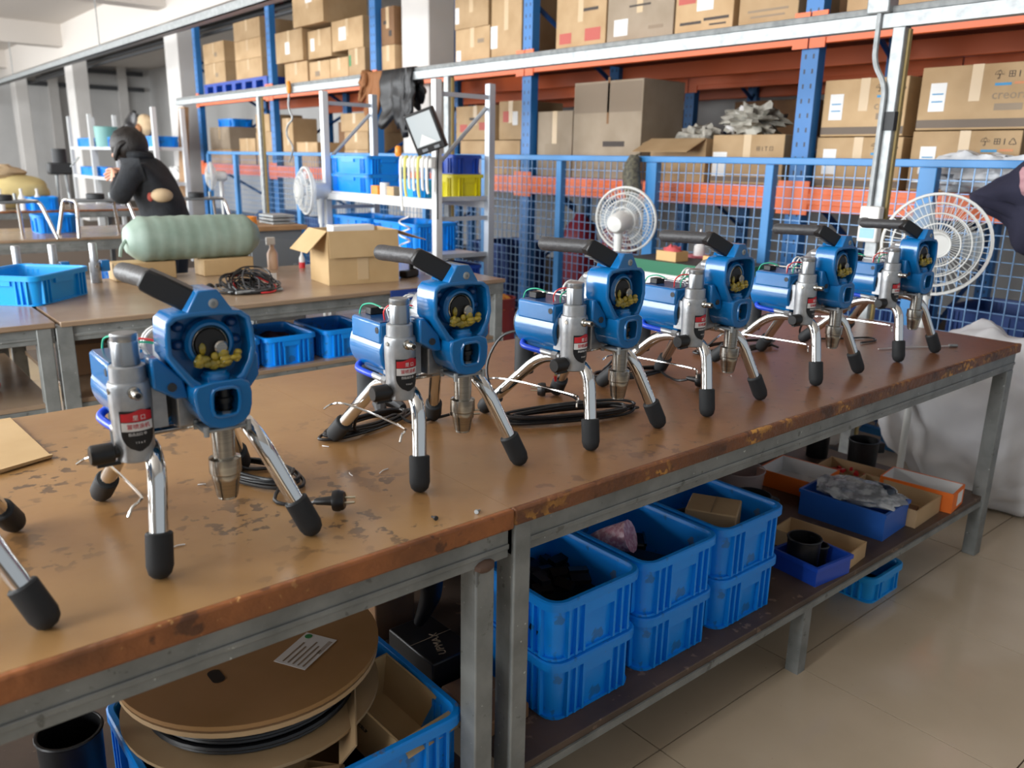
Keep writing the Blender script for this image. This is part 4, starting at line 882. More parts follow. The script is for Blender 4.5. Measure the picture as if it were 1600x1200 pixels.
def rbox(lb, y0, y1, z0, z1, depth=.42, fx=FX, m=None, **k): return carton(lb, fx, fx+depth, y0, y1, z0, z1, m, group='cartons on the pallet rack', **k)
# upper level, right to left
rbox('carton at the right end of the top level, just above the rail', 1.55, 2.42, ZU, 2.5, sheet=(.3, .3, .1, .08))
rbox('top level carton right of the perforated blue upright, with faint lines', 2.70, 3.08, ZU, 2.48, prints=[(.5, .22, .26, .012, M_INKG), (.5, .14, .22, .01, M_INKG)])
rbox('top level carton with big red lettering and a white sheet', 3.12, 3.545, ZU, 2.5, sheet=(.52, .5, .12, .14), prints=[(.2, .62, .13, .14, M_INKRED), (.84, .66, .12, .14, M_INKRED), (.28, .17, .16, .016, M_INK), (.72, .2, .18, .016, M_INK), (.75, .12, .12, .01, M_INK)])
rbox('greyish top level carton with a square white sheet at its left', 3.56, 4.12, ZU, 2.5, m=M_CARDG, sheet=(.22, .25, .12, .1), prints=[(.5, .55, .18, .012, M_INK), (.75, .2, .12, .02, M_INKG)])
rbox('top level carton with two red stamps beside the blue upright', 4.135, 4.62, ZU, 2.5, prints=[(.2, .2, .12, .07, M_INKRED), (.75, .22, .15, .08, M_INKRED), (.7, .62, .14, .02, M_INK)])
rbox('upright top level carton with white sheet left of the blue upright', 5.0, 5.36, ZU, 2.56, sheet=(.1, .35, .08, .16))
rbox('lower of two top level cartons right of the white column', 5.38, 5.83, ZU, 2.36, sheet=(.1, .2, .06, .1), prints=[(.75, .6, .08, .03, M_INKG)])
rbox('upper of two top level cartons right of the white column', 5.40, 5.84, 2.362, 2.62, sheet=(.08, .4, .05, .12))
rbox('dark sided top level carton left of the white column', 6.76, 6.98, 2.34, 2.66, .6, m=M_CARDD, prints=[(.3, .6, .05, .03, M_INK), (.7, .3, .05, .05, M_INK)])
rbox('pale carton below the dark one left of the white column', 6.76, 6.98, ZU, 2.338, .5)
rbox('bottom row carton with green mark on the top level', 7.29, 7.6, ZU, 2.36, prints=[(.1, .6, .04, .1, mat('ink_green', '#3f8a55', .6))])
rbox('bottom row middle carton on the top level, right one', 7.61, 7.98, ZU, 2.3)
rbox('bottom row middle carton on the top level, left one', 7.99, 8.43, ZU, 2.3, prints=[(.4, .4, .1, .05, M_INKG)])
rbox('bottom row leftmost carton in the third bay, slightly tilted', 8.48, 9.02, ZU, 2.325)
rbox('second row carton with white sheet beside the blue upright', 7.31, 7.92, 2.362, 2.64, sheet=(.35, .55, .14, .12))
rbox('second row carton in the middle of the third bay', 7.94, 8.44, 2.33, 2.60, sheet=(.2, .5, .08, .12))
rbox('second row front carton with white sheet at the left of the third bay', 8.47, 9.12, 2.328, 2.64, .5, fx=4.2, sheet=(.45, .45, .1, .12))
rbox('large carton on the very top of the third bay', 7.95, 8.62, 2.645, 3.0, .5, fx=4.18, sheet=(.55, .75, .14, .12))
# blue pallet and the two carton towers of the far bay
t = thing('plastic_pallet', 'blue plastic pallet with open feet under the far carton towers', 'pallet', (4.25, 9.5, ZU+.001), 0)
ob('deck', MB().box(0, .7, 0, 1.98, .10, .135), M_CRATED, t); ob('base_runner', MB().box(0, .7, 0, 1.98, 0, .018), M_CRATED, t)
for k in range(7): ob('foot_block', MB().box(0, .7, k*.31, k*.31+.11, .018, .10), M_CRATEB if k == 99 else M_CRATED, t)
ZP = ZU+.137
for k in range(2): rbox(('lower', 'upper')[k]+' carton of the far left tower on the blue pallet', 10.72, 11.42, ZP+k*.245, ZP+.243+k*.245, prints=[(.6, .4, .08, .05, M_INKG)])
for k in range(3): rbox(('bottom', 'middle', 'top')[k]+' carton of the tall tower on the blue pallet', 9.62, 10.38, ZP+k*.215, ZP+.213+k*.215)
# middle level, right to left
def creora(t, y0, y1, h, word=True):
    wd = y1-y0; M0 = lambda u, v: facing((-.2109, wd/2-wd*u, h*v), (-1, 0, 0))
    if word: lettering('creora', h*.2, M_INKG, t, M0(.80, .52))
    lettering('☂ ⊞ I ♺', h*.14, M_INK, t, M0(.80, .82))
for lb, y0, y1, z0, z1, wd in (('carton with logo on the lower right of the middle level', 1.49, 1.985, ZM, 1.525, False), ('carton with wave logo on the upper right of the middle level', 1.47, 1.98, 1.53, 1.82, True),
                       ('lower carton with logo right of the perforated upright', 2.03, 2.50, ZM, 1.50, True), ('upper carton with logo right of the perforated upright', 2.04, 2.49, 1.505, 1.79, True)):
    h = z1-z0
    t = carton(lb, FX, FX+.42, y0, y1, z0, z1, None, sheet=(.17, .52, .075, .13, 1), group='cartons on the pallet rack', prints=[(.73, .68, .07, .012, M_INKBLUE), (.88, .69, .06, .01, M_INKOR), (.5, .1, y1-y0-.004, h*.13, mat('dark_band', '#6f6256', .7)), (.8, .34, .12, .03, M_INKG)])
    creora(t, y0, y1, h, wd)
t = rbox('single carton with small symbols left of the perforated upright', 2.70, 3.19, ZM, 1.52, sheet=(.12, .4, .1, .14), prints=[(.5, .1, .48, .03, MATS['dark_band'])]); lettering('⊞ I T ⊡', .035, M_INK, t, facing((-.2109, -.12, .2), (-1, 0, 0)))
t = open_carton('brown open carton with lowered flap and clutter on the middle level', (4.45, 3.45, ZM), .42, .44, .26, M_CARD, 0, 0, [('-x', 2.0, .2), ('+y', 1.9, .09)])
blob('packing_scrap', (.0, -.02, .26), (.16, .15, .08), 9, mat('scrap_grey', '#9a958a', .6, 0, '#c4bfb4', 20, .4, .6, bump=.6, bscale=30), t, .6, 4, 24, 14)
o = thing('torn_wrapping', 'heap of crumpled white wrapping beside the open carton', 'wrapping', (4.5, 3.08, 1.522), 0)
blob('wrapping', (0, 0, .09), (.14, .17, .09), 13, mat('wrap_white', '#b9b5aa', .6, 0, '#8f8b80', 14, .4, .6, bump=.6, bscale=30), o, .7, 3.5, 30, 18); ob('white_roll', MB().cyl((-.08, .12, .03), (-.02, .06, .16), .035, n=14), M_LWHT, o)
rbox('short greyish carton left of the tall grey one', 4.42, 4.79, ZM, 1.70, m=M_CARDG, tape=True, prints=[(.45, .4, .16, .1, mat('grey_print', '#9a8a75', .75))])
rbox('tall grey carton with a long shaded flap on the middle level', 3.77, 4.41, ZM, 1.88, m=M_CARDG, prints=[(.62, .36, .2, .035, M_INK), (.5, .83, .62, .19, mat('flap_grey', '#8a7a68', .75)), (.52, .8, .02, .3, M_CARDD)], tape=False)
rbox('upper right carton with red stamps left of the first upright', 4.97, 5.25, 1.505, 1.79, prints=[(.3, .6, .07, .08, M_INKRED)], sheet=(.7, .55, .06, .1))
rbox('upper carton with two red stamps next to the white column', 5.30, 5.82, 1.505, 1.77, prints=[(.2, .35, .1, .06, M_INKRED), (.7, .4, .1, .06, M_INKRED), (.45, .62, .1, .02, M_INK)])
rbox('wide lower carton of the second bay on the middle level', 4.99, 5.76, ZM, 1.50, prints=[(.4, .5, .2, .02, M_INKG)])
rbox('lower small carton left of the column on the middle level', 7.27, 7.74, ZM, 1.42); rbox('middle small carton left of the column on the middle level', 7.27, 7.73, 1.422, 1.595)
t = rbox('crooked top carton left of the column on the middle level', 7.32, 7.78, 1.597, 1.77); t.rotation_euler.z = .1
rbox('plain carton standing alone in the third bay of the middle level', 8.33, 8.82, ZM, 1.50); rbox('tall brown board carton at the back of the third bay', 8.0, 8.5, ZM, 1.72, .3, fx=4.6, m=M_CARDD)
rbox('narrow upright carton beside the third blue upright', 8.9, 9.16, ZM, 1.76, .3)
rbox('pale square carton at the far left of the middle level', 10.73, 11.4, 1.42, 1.70, m=M_CARDG); rbox('low wide carton under the pale square one', 10.7, 11.42, ZM, 1.418)
rbox('small carton on the left part of the middle level', 9.94, 10.42, ZM, 1.55); rbox('upright carton right of the small one on the middle level', 9.42, 9.9, ZM, 1.62); rbox('carton perched on the upright one', 9.5, 9.88, 1.622, 1.82)
crate('small blue bin on top of the pale square carton', 4.45+.0, 11.0, 1.702, .3, .5, .1, M_CRATE, 0, group=None)
for k, (y, w, z, h) in enumerate(((1.0, .9, ZM, .55), (2.9, .6, ZM, .5), (3.7, .7, ZM, .62), (5.2, .8, ZM, .6), (6.2, .6, ZM, .5), (7.5, .8, ZM, .6), (8.5, .6, ZM, .55), (1.4, .95, ZU, .7), (3.2, 1.2, ZU, .8), (5.6, 1.1, ZU, .7), (7.8, 1.0, ZU, .75), (10.2, 1.1, ZU, .7), (9.9, .8, ZM, .6))):  # dark cartons added so the lit gap behind the front rack goes dark
    carton('dark filler carton added on the shadowed rear rack, '+('middle' if z == ZM else 'top')+' level, '+('first second third fourth fifth sixth seventh eighth'.split()[k if k < 7 else (7 if k == 12 else k-7)])+' from the right', 6.12, 6.6, y, y+w, z, z+h, M_CARDD, tape=False, group='filler cartons darkening the rear rack')
# goods on the floor level behind the fence
for k, (y, c) in enumerate(((.9, 1), (1.5, 1), (2.2, 0), (3.0, 0), (3.55, 0), (5.45, 0), (7.4, 0), (7.95, 0), (8.6, 0), (9.9, 0))):
    for q in range(2):
        crate('dark blue crate behind the wire fence, '+('lower' if q == 0 else 'upper')+' one of the '+('first second third fourth fifth sixth seventh eighth ninth tenth'.split()[k])+' stack from the right', 4.55, y, .002+q*.345, .5, .46, .34, mat('crate_navy', '#163a78', .5, vary=.15), 0, group='dark blue crates behind the fence')
for k, y in enumerate((4.10, 4.50)):
    o = thing('compressor_tank', ('right', 'left')[k]+' dark red tank seen through the fence', 'tank', (4.45, y, 0), 0, 'dark red tanks behind the fence')
    ob('tank', MB().lathe([(.03, .02), (.11, .05), (.135, .12), (.135, .78), (.11, .88), (.05, .94), (.03, 1.0)], n=24), mat('tank_red', '#8c2436', .4), o); ob('valve', MB().cyl((0, 0, .98), (0, 0, 1.04), .04, n=12), M_GREY, o)
# ================================================================ blue wire fence
FXF = 3.92; FT = 1.39
FN = thing('wire_fence', 'blue framed wire mesh fence in front of the pallet rack', 'fence', (FXF, 0, 0), 0)
PY = [.1, .92, 1.73, 2.55, 3.36, 4.17, 4.98, 5.79, 6.6, 7.41, 8.11, 8.93, 9.75, 10.6]
ob('top_rail', MB().box(-.02, .02, PY[0], PY[-1], FT-.035, FT), M_FENCE, FN, bevel=.004); ob('bottom_rail', MB().box(-.02, .02, PY[0], PY[-1], .06, .095), M_FENCE, FN)
for i, y in enumerate(PY):
    w = .04 if i % 2 == 0 else .025
    ob('post', MB().box(-.025, .025, y-w, y+w, 0, FT-.036), M_FENCE, FN, bevel=.004)
for i in range(len(PY)-1):
    b = MB(); a, c = PY[i]+.03, PY[i+1]-.03; n = int((c-a)/.056)
    for k in range(1, n+1):
        y = a+(c-a)*k/(n+1); b.box(-.0022, .0022, y-.0022, y+.0022, .095, FT-.035)
    for k in range(22):
        z = .1+.056*(k+.4); b.box(.0022, .0062, a, c, z-.002, z+.002)
    ob('wire_mesh', b, M_WIRE, FN, kind='stuff', smooth=0)

# ================================================================ white angle-steel shelf unit behind the second row
t = thing('steel_shelf', 'white bolted steel shelf unit with blue and yellow crates', 'shelf', (0, 0, 0), 0)
SX0, SX1, SY0, SY1 = 2.75, 3.13, 3.95, 5.27
M_SHW = mat('shelf_white', '#dcdedf', .4, .1); M_SHG = mat('shelf_grey', '#b9c0c8', .4, .4)
for x, y, m in ((SX0, SY0, M_SHW), (SX1, SY0, M_SHG), (SX0, SY1, M_SHW), (SX1, SY1, M_SHG)):
    ob('post', MB().box(x-.022, x+.022, y-.022, y+.022, 0, 1.775), m, t, bevel=.003)
for z in (.80, 1.125):
    ob('shelf_board', MB().box(SX0+.01, SX1-.01, SY0+.01, SY1-.01, z-.012, z), M_SHW, t)
    for x in (SX0, SX1): ob('shelf_beam', MB().box(x-.016, x+.016, SY0+.022, SY1-.022, z-.055, z-.012), M_SHW, t, bevel=.003)
for y in (SY0, SY1):
    for z in (.60, .80, 1.015, 1.13, 1.70): ob('end_tie', MB().box(SX0+.022, SX1-.022, y-.012, y+.012, z-.012, z+.012), M_SHG, t)
    ob('end_brace', MB().tube([(SX0+.03, y, 1.34), (SX1-.03, y, 1.64)], .012, 6), M_SHG, t)
    ob('end_brace', MB().tube([(SX0+.03, y, .55), (SX1-.03, y, .2)], .012, 6), M_SHG, t)
ZC = 1.1255
crate('lower of two blue crates at the far end of the white shelf', 2.93, 5.0, ZC, .34, .5, .118, M_CRATE, group='crates on the white shelf'); crate('upper of two blue crates at the far end of the white shelf', 2.93, 5.0, ZC+.119, .34, .5, .118, M_CRATE, group='crates on the white shelf')
crate('small bright blue bin near the middle of the white shelf', 2.86, 4.27, ZC, .2, .24, .105, M_CRATEB, group='crates on the white shelf', rib=2)
crate('yellow crate at the near end of the white shelf', 3.0, 4.08, ZC, .24, .22, .14, M_YEL, group='crates on the white shelf', rib=2); crate('blue crate on top of the yellow crate', 3.0, 4.08, ZC+.141, .22, .2, .11, M_CRATED, group='crates on the white shelf', rib=2)
for k, y in enumerate((4.98, 4.44)): crate(('far', 'near')[k]+' blue crate on the low board of the white shelf', 2.92, y, .8005, .34, .50, .17, M_CRATE, group='crates on the white shelf')
crate('dark blue bin under the low board of the white shelf', 2.97, 4.12, .6, .3, .28, .13, M_CRATED, group=None)
tag(ob('bin_stand', MB().box(-.13, .13, -.13, .13, -.6, -.002), M_GREY, loc=(2.97, 4.12, .6), bevel=.006), 'grey block carrying the dark blue bin beneath the white shelf', 'stand')
for k, (y, lb, m) in enumerate(((4.66, 'small orange box on the front of the white shelf', M_ORPL), (4.58, 'white wrapped roll beside the orange box on the shelf', M_PAPER), (4.47, 'small brown box beside the blue bin on the shelf', M_CARD))):
    o = thing(('small_box', 'paper_roll', 'small_box')[k], lb, ('box', 'roll', 'box')[k], (2.79, y, ZC), 0)
    if k == 1: ob('roll', MB().lathe([(.01, 0), (.03, 0), (.03, .075), (.01, .075)], n=16), m, o)
    else: ob('box', MB().box(-.03, .03, -.04, .04, 0, .055), m, o, bevel=.002); ob('lid_line', MB().box(-.0305, .0305, -.0405, .0405, .04, .042), M_INKG, o)
# floodlight on its stem
t = thing('floodlight', 'black framed floodlight clamped to the near white shelf post', 'floodlight', (2.715, 3.925, 1.42), 0)
Mx = facing((-.105, -.075, .075), (-.80, -.55, -.22), (-.26, .22, 1)) @ Matrix.Scale(.82, 4) @ Matrix(((-1, 0, 0, 0), (0, 0, 1, 0), (0, 1, 0, 0), (0, 0, 0, 1)))
ob('housing', MB().box(-.108, .108, -.02, .03, -.135, .135, Mx), M_BLK, t, bevel=.006)
rf = MB(); rf.box(-.088, .088, .03, .032, -.085, .118, Mx); ob('glass', rf, M_GLASS, t, smooth=0)
q = MB(); q.add([(-.06, .033, -.08), (.07, .033, -.08), (.02, .036, -.01)], [(0, 1, 2)], Mx); ob('lamp_reflex', q, M_PAPER, t, smooth=0)
for x in (-.05, .04): ob('front_clip', MB().box(x-.02, x+.02, .03, .036, -.12, -.102, Mx), M_GREY, t)
ob('bracket', MB().tube([tuple(Mx @ Vector((.0, -.02, 0))), (-.03, -.03, .13), (.012, -.004, .13)], .010, 6), M_BLK, t); ob('lead', MB().tube(spline([(-.02, -.05, .12), (-.005, -.06, .06), (-.002, -.035, -.1), (.0, -.03, -.4)], 6), .005, 6), M_CORD, t)
# white hose hanger below the lamp
t = thing('hose_hanger', 'white bracket hung with pale spray hoses below the floodlight', 'hanger', (2.70, 4.02, 1.0), 0)
ob('plate', MB().box(-.03, .0, -.13, .17, .30, .36), M_WHITE, t, bevel=.004); r = random.Random(4)
for k in range(7):
    y = -.12+k*.045; l = r.uniform(.16, .32)
    ob('hanging_hose', MB().tube(spline([(-.03, y, .36), (-.05, y, .34), (-.045, y+.01, .2), (-.04, y+.005, .36-l)], 5), .009, 8), (M_WHITE, M_LWHT, mat('pale_yellow', '#d8d070', .5))[k % 3 if k != 2 else 2], t)
ob('coil_hose', MB().tube([(-.05+.03*math.cos(a*.7), .12+.035*math.sin(a*.7), .02-.008*a) for a in range(40)], .005, 6), M_LWHT, t)
ob('orange_grip', MB().lathe([(.012, 0), (.02, .01), (.018, .05), (.01, .06)], (-.04, .19, .36), n=10), M_ORPL, t); ob('orange_grip', MB().lathe([(.012, 0), (.02, .01), (.018, .05), (.01, .06)], (-.04, .1, -.33), n=10), M_ORPL, t)
# jackets over the rail
def drape(name, parent, y0, y1, zf, zb, m, puff=0, seed=0, th=.022, x0=3.3, ztop=1.955):
    n, k = 26, 22
    def fn(u, v):
        y = y0+(y1-y0)*u; s = v*2-1; a = abs(s)
        side = -1 if s < 0 else 1; zz = ztop-(ztop-(zf if s < 0 else zb)+.035*math.sin(u*7+seed))*max(0, a-.08)/.92
        x = x0+side*(.032*min(1, a/.1)+.05*a*a)+.02*noise.noise(Vector((u*4+seed, v*5, seed)))
        if puff: x += side*.018*abs(math.sin(v*PI*7))*min(1, a*4); zz += 0
        return (x+side*th*.0, y+.03*noise.noise(Vector((v*4, u*3, seed+9))), zz)
    o = ob(name, MB().grid(fn, n, k), m, parent, smooth=80); md = o.modifiers.new('solid', 'SOLIDIFY'); md.thickness = th; md.offset = 1; return o
t = thing('black_jacket', 'black quilted jacket slung over the galvanised rail', 'jacket', (0, 0, 0), 0)
drape('shell', t, 5.05, 5.36, 1.58, 1.7, M_PUFF, 1, 2); drape('sleeve', t, 4.98, 5.10, 1.52, 1.75, M_PUFF, 1, 5, .03)
t = thing('brown_jacket', 'brown coat hung over the rail left of the black jacket', 'jacket', (0, 0, 0), 0)
drape('shell', t, 5.38, 5.56, 1.66, 1.75, M_BROWNC, 0, 3); drape('sleeve', t, 5.57, 5.63, 1.78, 1.8, M_BROWNC, 0, 7)
t = thing('rail_hook', 'orange handled hook with a coiled grey lead hanging from the rail', 'hook', (3.255, 6.85, 1.5), 0)
ob('grip', MB().lathe([(.012, .36), (.02, .38), (.02, .44), (.012, .46)], n=10), M_ORPL, t)
ob('lead', MB().tube(spline([(0, 0, .36), (0, .02, .25), (.0, -.04, .16), (0, .06, .1), (0, .08, .02), (0, -.02, -.08), (0, .06, -.2)], 6), .008, 6), M_GALV, t)
# ================================================================ fans
def fan(lb, loc, r, dirv, hcol=M_FAN):
    t = thing('floor_fan', lb, 'fan', (loc[0], loc[1], 0), 0, 'white standing fans'); z = loc[2]
    d = Vector(dirv).normalized(); M0 = facing((0, 0, z), d)          # +Z of M0 = blowing direction
    def R(mb): mb.v = [tuple(M0 @ Vector(p)) for p in mb.v]; return mb
    for side, dep in ((1, .065), (-1, -.055)):
        b = MB()
        for k, rr in enumerate((1.0, .82, .62, .42, .24)):
            zz = dep*(1-(rr**3)*.9); b.tube([(r*rr*math.cos(a*PI/20), r*rr*math.sin(a*PI/20), zz) for a in range(40)], .0028 if k else .006, 5, True)
        for a in range(48):
            c, s_ = math.cos(a*PI/24), math.sin(a*PI/24); b.tube([(r*q*c, r*q*s_, dep*(1-(q**3)*.9)) for q in (.2, .5, .8, 1.0)], .0012, 4)
        ob('guard', R(b), hcol, t)
    ob('hub', R(MB().lathe([(.0, .062), (.045, .06), (.05, .045), (.03, .0), (.0, 0)], n=20)), hcol, t)
    ob('motor', R(MB().lathe([(.0, -.17), (.04, -.165), (.055, -.14), (.058, -.06), (.045, -.045), (.0, -.045)], n=20)), hcol, t)
    for k in range(3):
        def blade(u, v, k=k):
            a = 2*PI*k/3+(-.45+.9*u)*(1-.25*v); q = .05+(r*.86-.05)*v; return (q*math.cos(a), q*math.sin(a), -.012+.028*u)
        bl = ob('blade', R(MB().grid(blade, 8, 8)), M_FANB, t, smooth=80)
    back = -d*.1
    ob('neck', MB().cyl((back.x, back.y, z-.03), (back.x, back.y, z-.22), .026, .02, n=12), hcol, t); ob('pole', MB().cyl((back.x, back.y, .03), (back.x, back.y, z-.2), .014, n=12), hcol, t)
    ob('base', MB().lathe([(.02, .05), (.16, .03), (.18, .015), (.18, 0), (0, 0)], (back.x, back.y, 0), n=28), hcol, t)
    return t
fan('large white fan standing beyond the right end of the bench', (3.25, 1.374, 1.072), .188, (-.88, -.45, .05))
fan('white fan seen from behind at the fence in the middle', (3.5, 3.18, 1.042), .178, (.82, .3, .1))
fan('white fan turned sideways left of the white shelf', (2.6, 5.29+.0, 1.125), .155, (-.95, .15, 0))
fan('small far fan beside the far left upright', (3.5, 9.44, 1.118), .15, (-.9, .3, 0))
# ================================================================ cart with green edge
t = thing('tool_cart', 'low cart with dark top, green edge and pale sides', 'cart', (3.52, 2.72, 0), 0)
ob('top', MB().box(-.2, .2, -.36, .32, .835, .86), M_DGREY, t); ob('green_edge', MB().box(-.207, -.2, -.362, .322, .80, .862), M_GREENT, t); ob('green_edge', MB().box(-.2, .2, -.367, -.36, .80, .862), M_GREENT, t)
ob('white_apron', MB().box(-.2, -.19, -.355, .315, .74, .80), M_WHITE, t); ob('body', MB().box(-.18, .2, -.34, .30, .12, .8), M_GREY, t)
ob('maker_plate', MB().box(-.2085, -.207, -.25, -.13, .815, .845), M_LWHT, t)
for x in (-.14, .15):
    for y in (-.28, .25): w_ = ob('caster', MB().cyl((x-.012, y, .055), (x+.012, y, .055), .055, n=16), M_RUB, t); ob('fork', MB().box(x-.02, x+.02, y-.02, y+.02, .1, .122), M_GALV, w_)
for k, (x, y, lb) in enumerate(((3.42, 2.77, 'small wooden box with red rag on the green edged cart'), (3.42, 2.47, 'small wooden box at the right corner of the cart'), (3.60, 2.55, 'wooden box with orange item at the back of the cart'))):
    o = tray('wood_box', lb, 'box', x, y, .8605, .1, .13, .05, mat('pale_wood', '#d2ac74', .6), 0, .008, group='wooden boxes on the cart')
    blob('contents', (0, 0, .04), (.04, .055, .035), 30+k, (mat('rag_red', '#c8565a', .8), M_DGREY, M_ORPL)[k], o, .5, 4, 16, 9)
o = thing('cream_bottle', 'white nozzle bottle on a tray at the back of the cart', 'bottle', (3.64, 2.60, .86), 0)
o.location = (3.66, 2.78, .8605); ob('bottle', MB().lathe([(.03, 0), (.03, .06), (.01, .08), (.008, .12), (.004, .15)], n=14), M_LWHT, o); ob('pink_saucer', MB().lathe([(.0, 0), (.06, 0), (.065, .012), (.0, .01)], n=18), mat('pink_plastic', '#e0808c', .5), o)
# ================================================================ right edge: sacks, garment, sleeve, plastic sheet
def sack(lb, loc, r, seed):
    t = thing('woven_sack', lb, 'sack', loc, 0, 'white woven sacks'); blob('bag', (0, 0, r[2]), r, seed, M_SACK, t, .2, 2.3, 60, 44)
    ob('seam', MB().tube([(r[0]*.6*math.cos(a), r[1]*.6*math.sin(a), r[2]*1.86) for a in (0, .4, .8, 1.2, 1.6)], .006, 5), M_LWHT, t); return t
sack('large white woven sack on the floor past the right bench leg', (3.6, 1.22, 0), (.25, .38, .36), 3)
sack('white woven sack leaning behind the large one by the fence', (3.58, 2.02, 0), (.24, .26, .31), 8)
sack('white woven sack at the far right of the picture', (3.62, .36, 0), (.24, .28, .34), 12)
t = thing('navy_garment', 'navy garment with pink lining hung on the fence at the right edge', 'garment', (3.83, 1.22, 0), 0)
def nav(u, v):
    y = .24-.55*u+.03*math.sin(v*5+u*3); zt = 1.25+.155*min(1, u*2.7); zb = 1.19-.09*math.sin(min(1, u*5)*PI/2)-.30*max(0, u-.2)+.03*math.sin(u*14)
    return (-.035*math.sin(v*3)-.03*math.sin(u*16+v*2)*v-.03*noise.noise(Vector((u*5, v*5, 1))), y, zt+(zb-zt)*v)
o = ob('cloth', MB().grid(nav, 24, 24), M_NAVY, t, smooth=80); md = o.modifiers.new('solid', 'SOLIDIFY'); md.thickness = .02
blob('pink_lining', (-.10, -.04, 1.305), (.045, .11, .085), 5, M_ROSE, t, .25, 2, 26, 16)
t = thing('plastic_sheet', 'crumpled white plastic sheet on the middle rack level behind the fence', 'plastic sheet', (4.12, 1.55, 1.242), 0)
blob('sheet', (0, 0, .085), (.075, .30, .085), 15, mat('sheet_white', '#d9dbde', .3, 0, '#bfc3c8', 12, .4, .6, bump=.5, bscale=25), t, .5, 3, 36, 18)
t = thing('mesh_sleeve', 'grey green mesh sleeve hanging on the fence rail', 'sleeve', (3.86, 3.46, 1.12), 0)
ob('sleeve', MB().tube(spline([(0, 0, .27), (-.02, .005, .18), (-.02, -.01, .08), (-.01, 0, .0)], 5), [.03, .035, .04, .045, .05, .052, .055, .055, .055, .055, .055, .05, .045, .04, .035, .02], 12), M_NETTLE, t, smooth=60)
ob('tie', MB().tube([(0, 0, .27), (.05, 0, .285)], .006, 6), M_NETTLE, t)
# ================================================================ third row: stands, worker, far left goods
def stand(lb, x, y, rz, z=.7805, sx=.17, sy=.13):
    t = thing('sprayer_stand', lb, 'stand', (x, y, z), rz, 'bare sprayer stands on the third row bench')
    ob('plate', MB().box(-sx, sx, -sy, sy, .235, .25), M_GREY, t, bevel=.004)
    for k in (-1, 1):
        ob('side_tube', MB().tube(fillet([(k*(sx+.04), -sy-.09, .0), (k*sx, -sy, .245), (k*sx, sy, .245), (k*(sx+.04), sy+.06, 0)], .05), .012, 10), M_CHROME, t)
        ob('handle_tube', MB().tube([(k*sx*.8, sy*.7, .25), (k*sx*.8, sy*.75, .29)], .01, 8), M_GALV, t)
    ob('motor_pan', MB().lathe([(.05, .25), (.06, .255), (.06, .285), (.05, .29)], n=18), M_DGREY, t); return t
stand('bare chrome legged stand in front of the stooping worker', 1.56, 6.47, .1); stand('bare stand right of the stooping worker', 2.28, 6.5, -.05); stand('bare stand cut by the left picture edge', .98, 6.42, .35)
t = thing('person', 'person in a dark jacket bending over the third row bench', 'person', (1.83, 5.77, 0), 0)
f = Vector((-.8, .6, 0)); s_ = Vector((-.6, -.8, 0)); Z = Vector((0, 0, 1))
def P(a, b, z): return f*(a*.84)+s_*b+Z*z
V = []; Ed = []; Rd = []
def node(p, r, link=None):
    V.append(p); Rd.append(r); i = len(V)-1
    if link is not None: Ed.append((link, i))
    return i
pel = node(P(0, 0, .88), (.165, .15)); wa = node(P(.03, 0, 1.02), (.17, .15), pel); ch = node(P(.10, 0, 1.19), (.185, .155), wa); nb = node(P(.185, 0, 1.31), (.085, .08), ch); nk = node(P(.22, 0, 1.355), (.055, .055), nb)
h1 = node(P(.26, 0, 1.385), (.08, .085), nk); h2 = node(P(.315, 0, 1.37), (.07, .075), h1)
hands = []
for k in (1, -1):
    sh = node(P(.15, .19*k, 1.25), (.075, .075), ch); el = node(P(.24, .28*k, 1.06), (.068, .068), sh); wr = node(P(.31, .11*k, 1.19), (.038, .04), el); pm = node(P(.34, .06*k, 1.225), (.028, .034), wr); hands.append(pm)
    for q, (df, ds, dz, ln) in enumerate(((.9, -.35, .25, .065), (1, -.2, .1, .075), (1, -.1, -.05, .07), (.9, .0, -.2, .055))):
        dv = (f*df+s_*ds*k+Z*dz).normalized(); a = node(V[pm]+dv*.032+Z*(.016-.011*q), (.0095, .0095), pm); b2 = node(V[a]+(dv-Z*.35).normalized()*ln*.5, (.009, .009), a); node(V[b2]+(dv-Z*.8).normalized()*ln*.4, (.008, .008), b2)
    th = node(V[pm]-s_*.03*k+Z*.012+f*.005, (.0105, .0105), pm); node(V[th]+(f*.8-s_*.4*k).normalized()*.035, (.009, .009), th)
    hp = node(P(-.0, .1*k, .82), (.105, .105), pel); kn = node(P(.03, .11*k, .47), (.075, .075), hp); an = node(P(-.02, .11*k, .09), (.05, .05), kn); node(P(.12, .12*k, .045), (.045, .04), an)
me = bpy.data.meshes.new('body'); me.from_pydata([tuple(v) for v in V], Ed, []); bo = bpy.data.objects.new('body', me); COL.objects.link(bo)
bo.modifiers.new('skin', 'SKIN'); sv = me.skin_vertices[0].data
for i, r_ in enumerate(Rd): sv[i].radius = r_; sv[i].use_root = (i == 0)
bo.modifiers.new('sub', 'SUBSURF').levels = 2
bpy.context.view_layer.update(); em = bpy.data.meshes.new_from_object(bo.evaluated_get(bpy.context.evaluated_depsgraph_get()))
bpy.data.objects.remove(bo)
for m in (M_CLOTHD, M_SKIN, M_JEAN, M_BLK): em.materials.append(m)
for p in em.polygons:
    c = p.center; hd = (c-V[h1]).length < .125 and c.dot(f) > .17 and c.z > 1.315; hn = any((c-V[q]).length < .13 and c.dot(f) > .265 for q in hands)
    p.material_index = 1 if (hd or hn) else (3 if c.z < .075 else (2 if c.z < .78 else 0))
finish(em, None, 0)
for p in em.polygons: p.use_smooth = True
bo = bpy.data.objects.new('body', em); COL.objects.link(bo); bo.parent = t
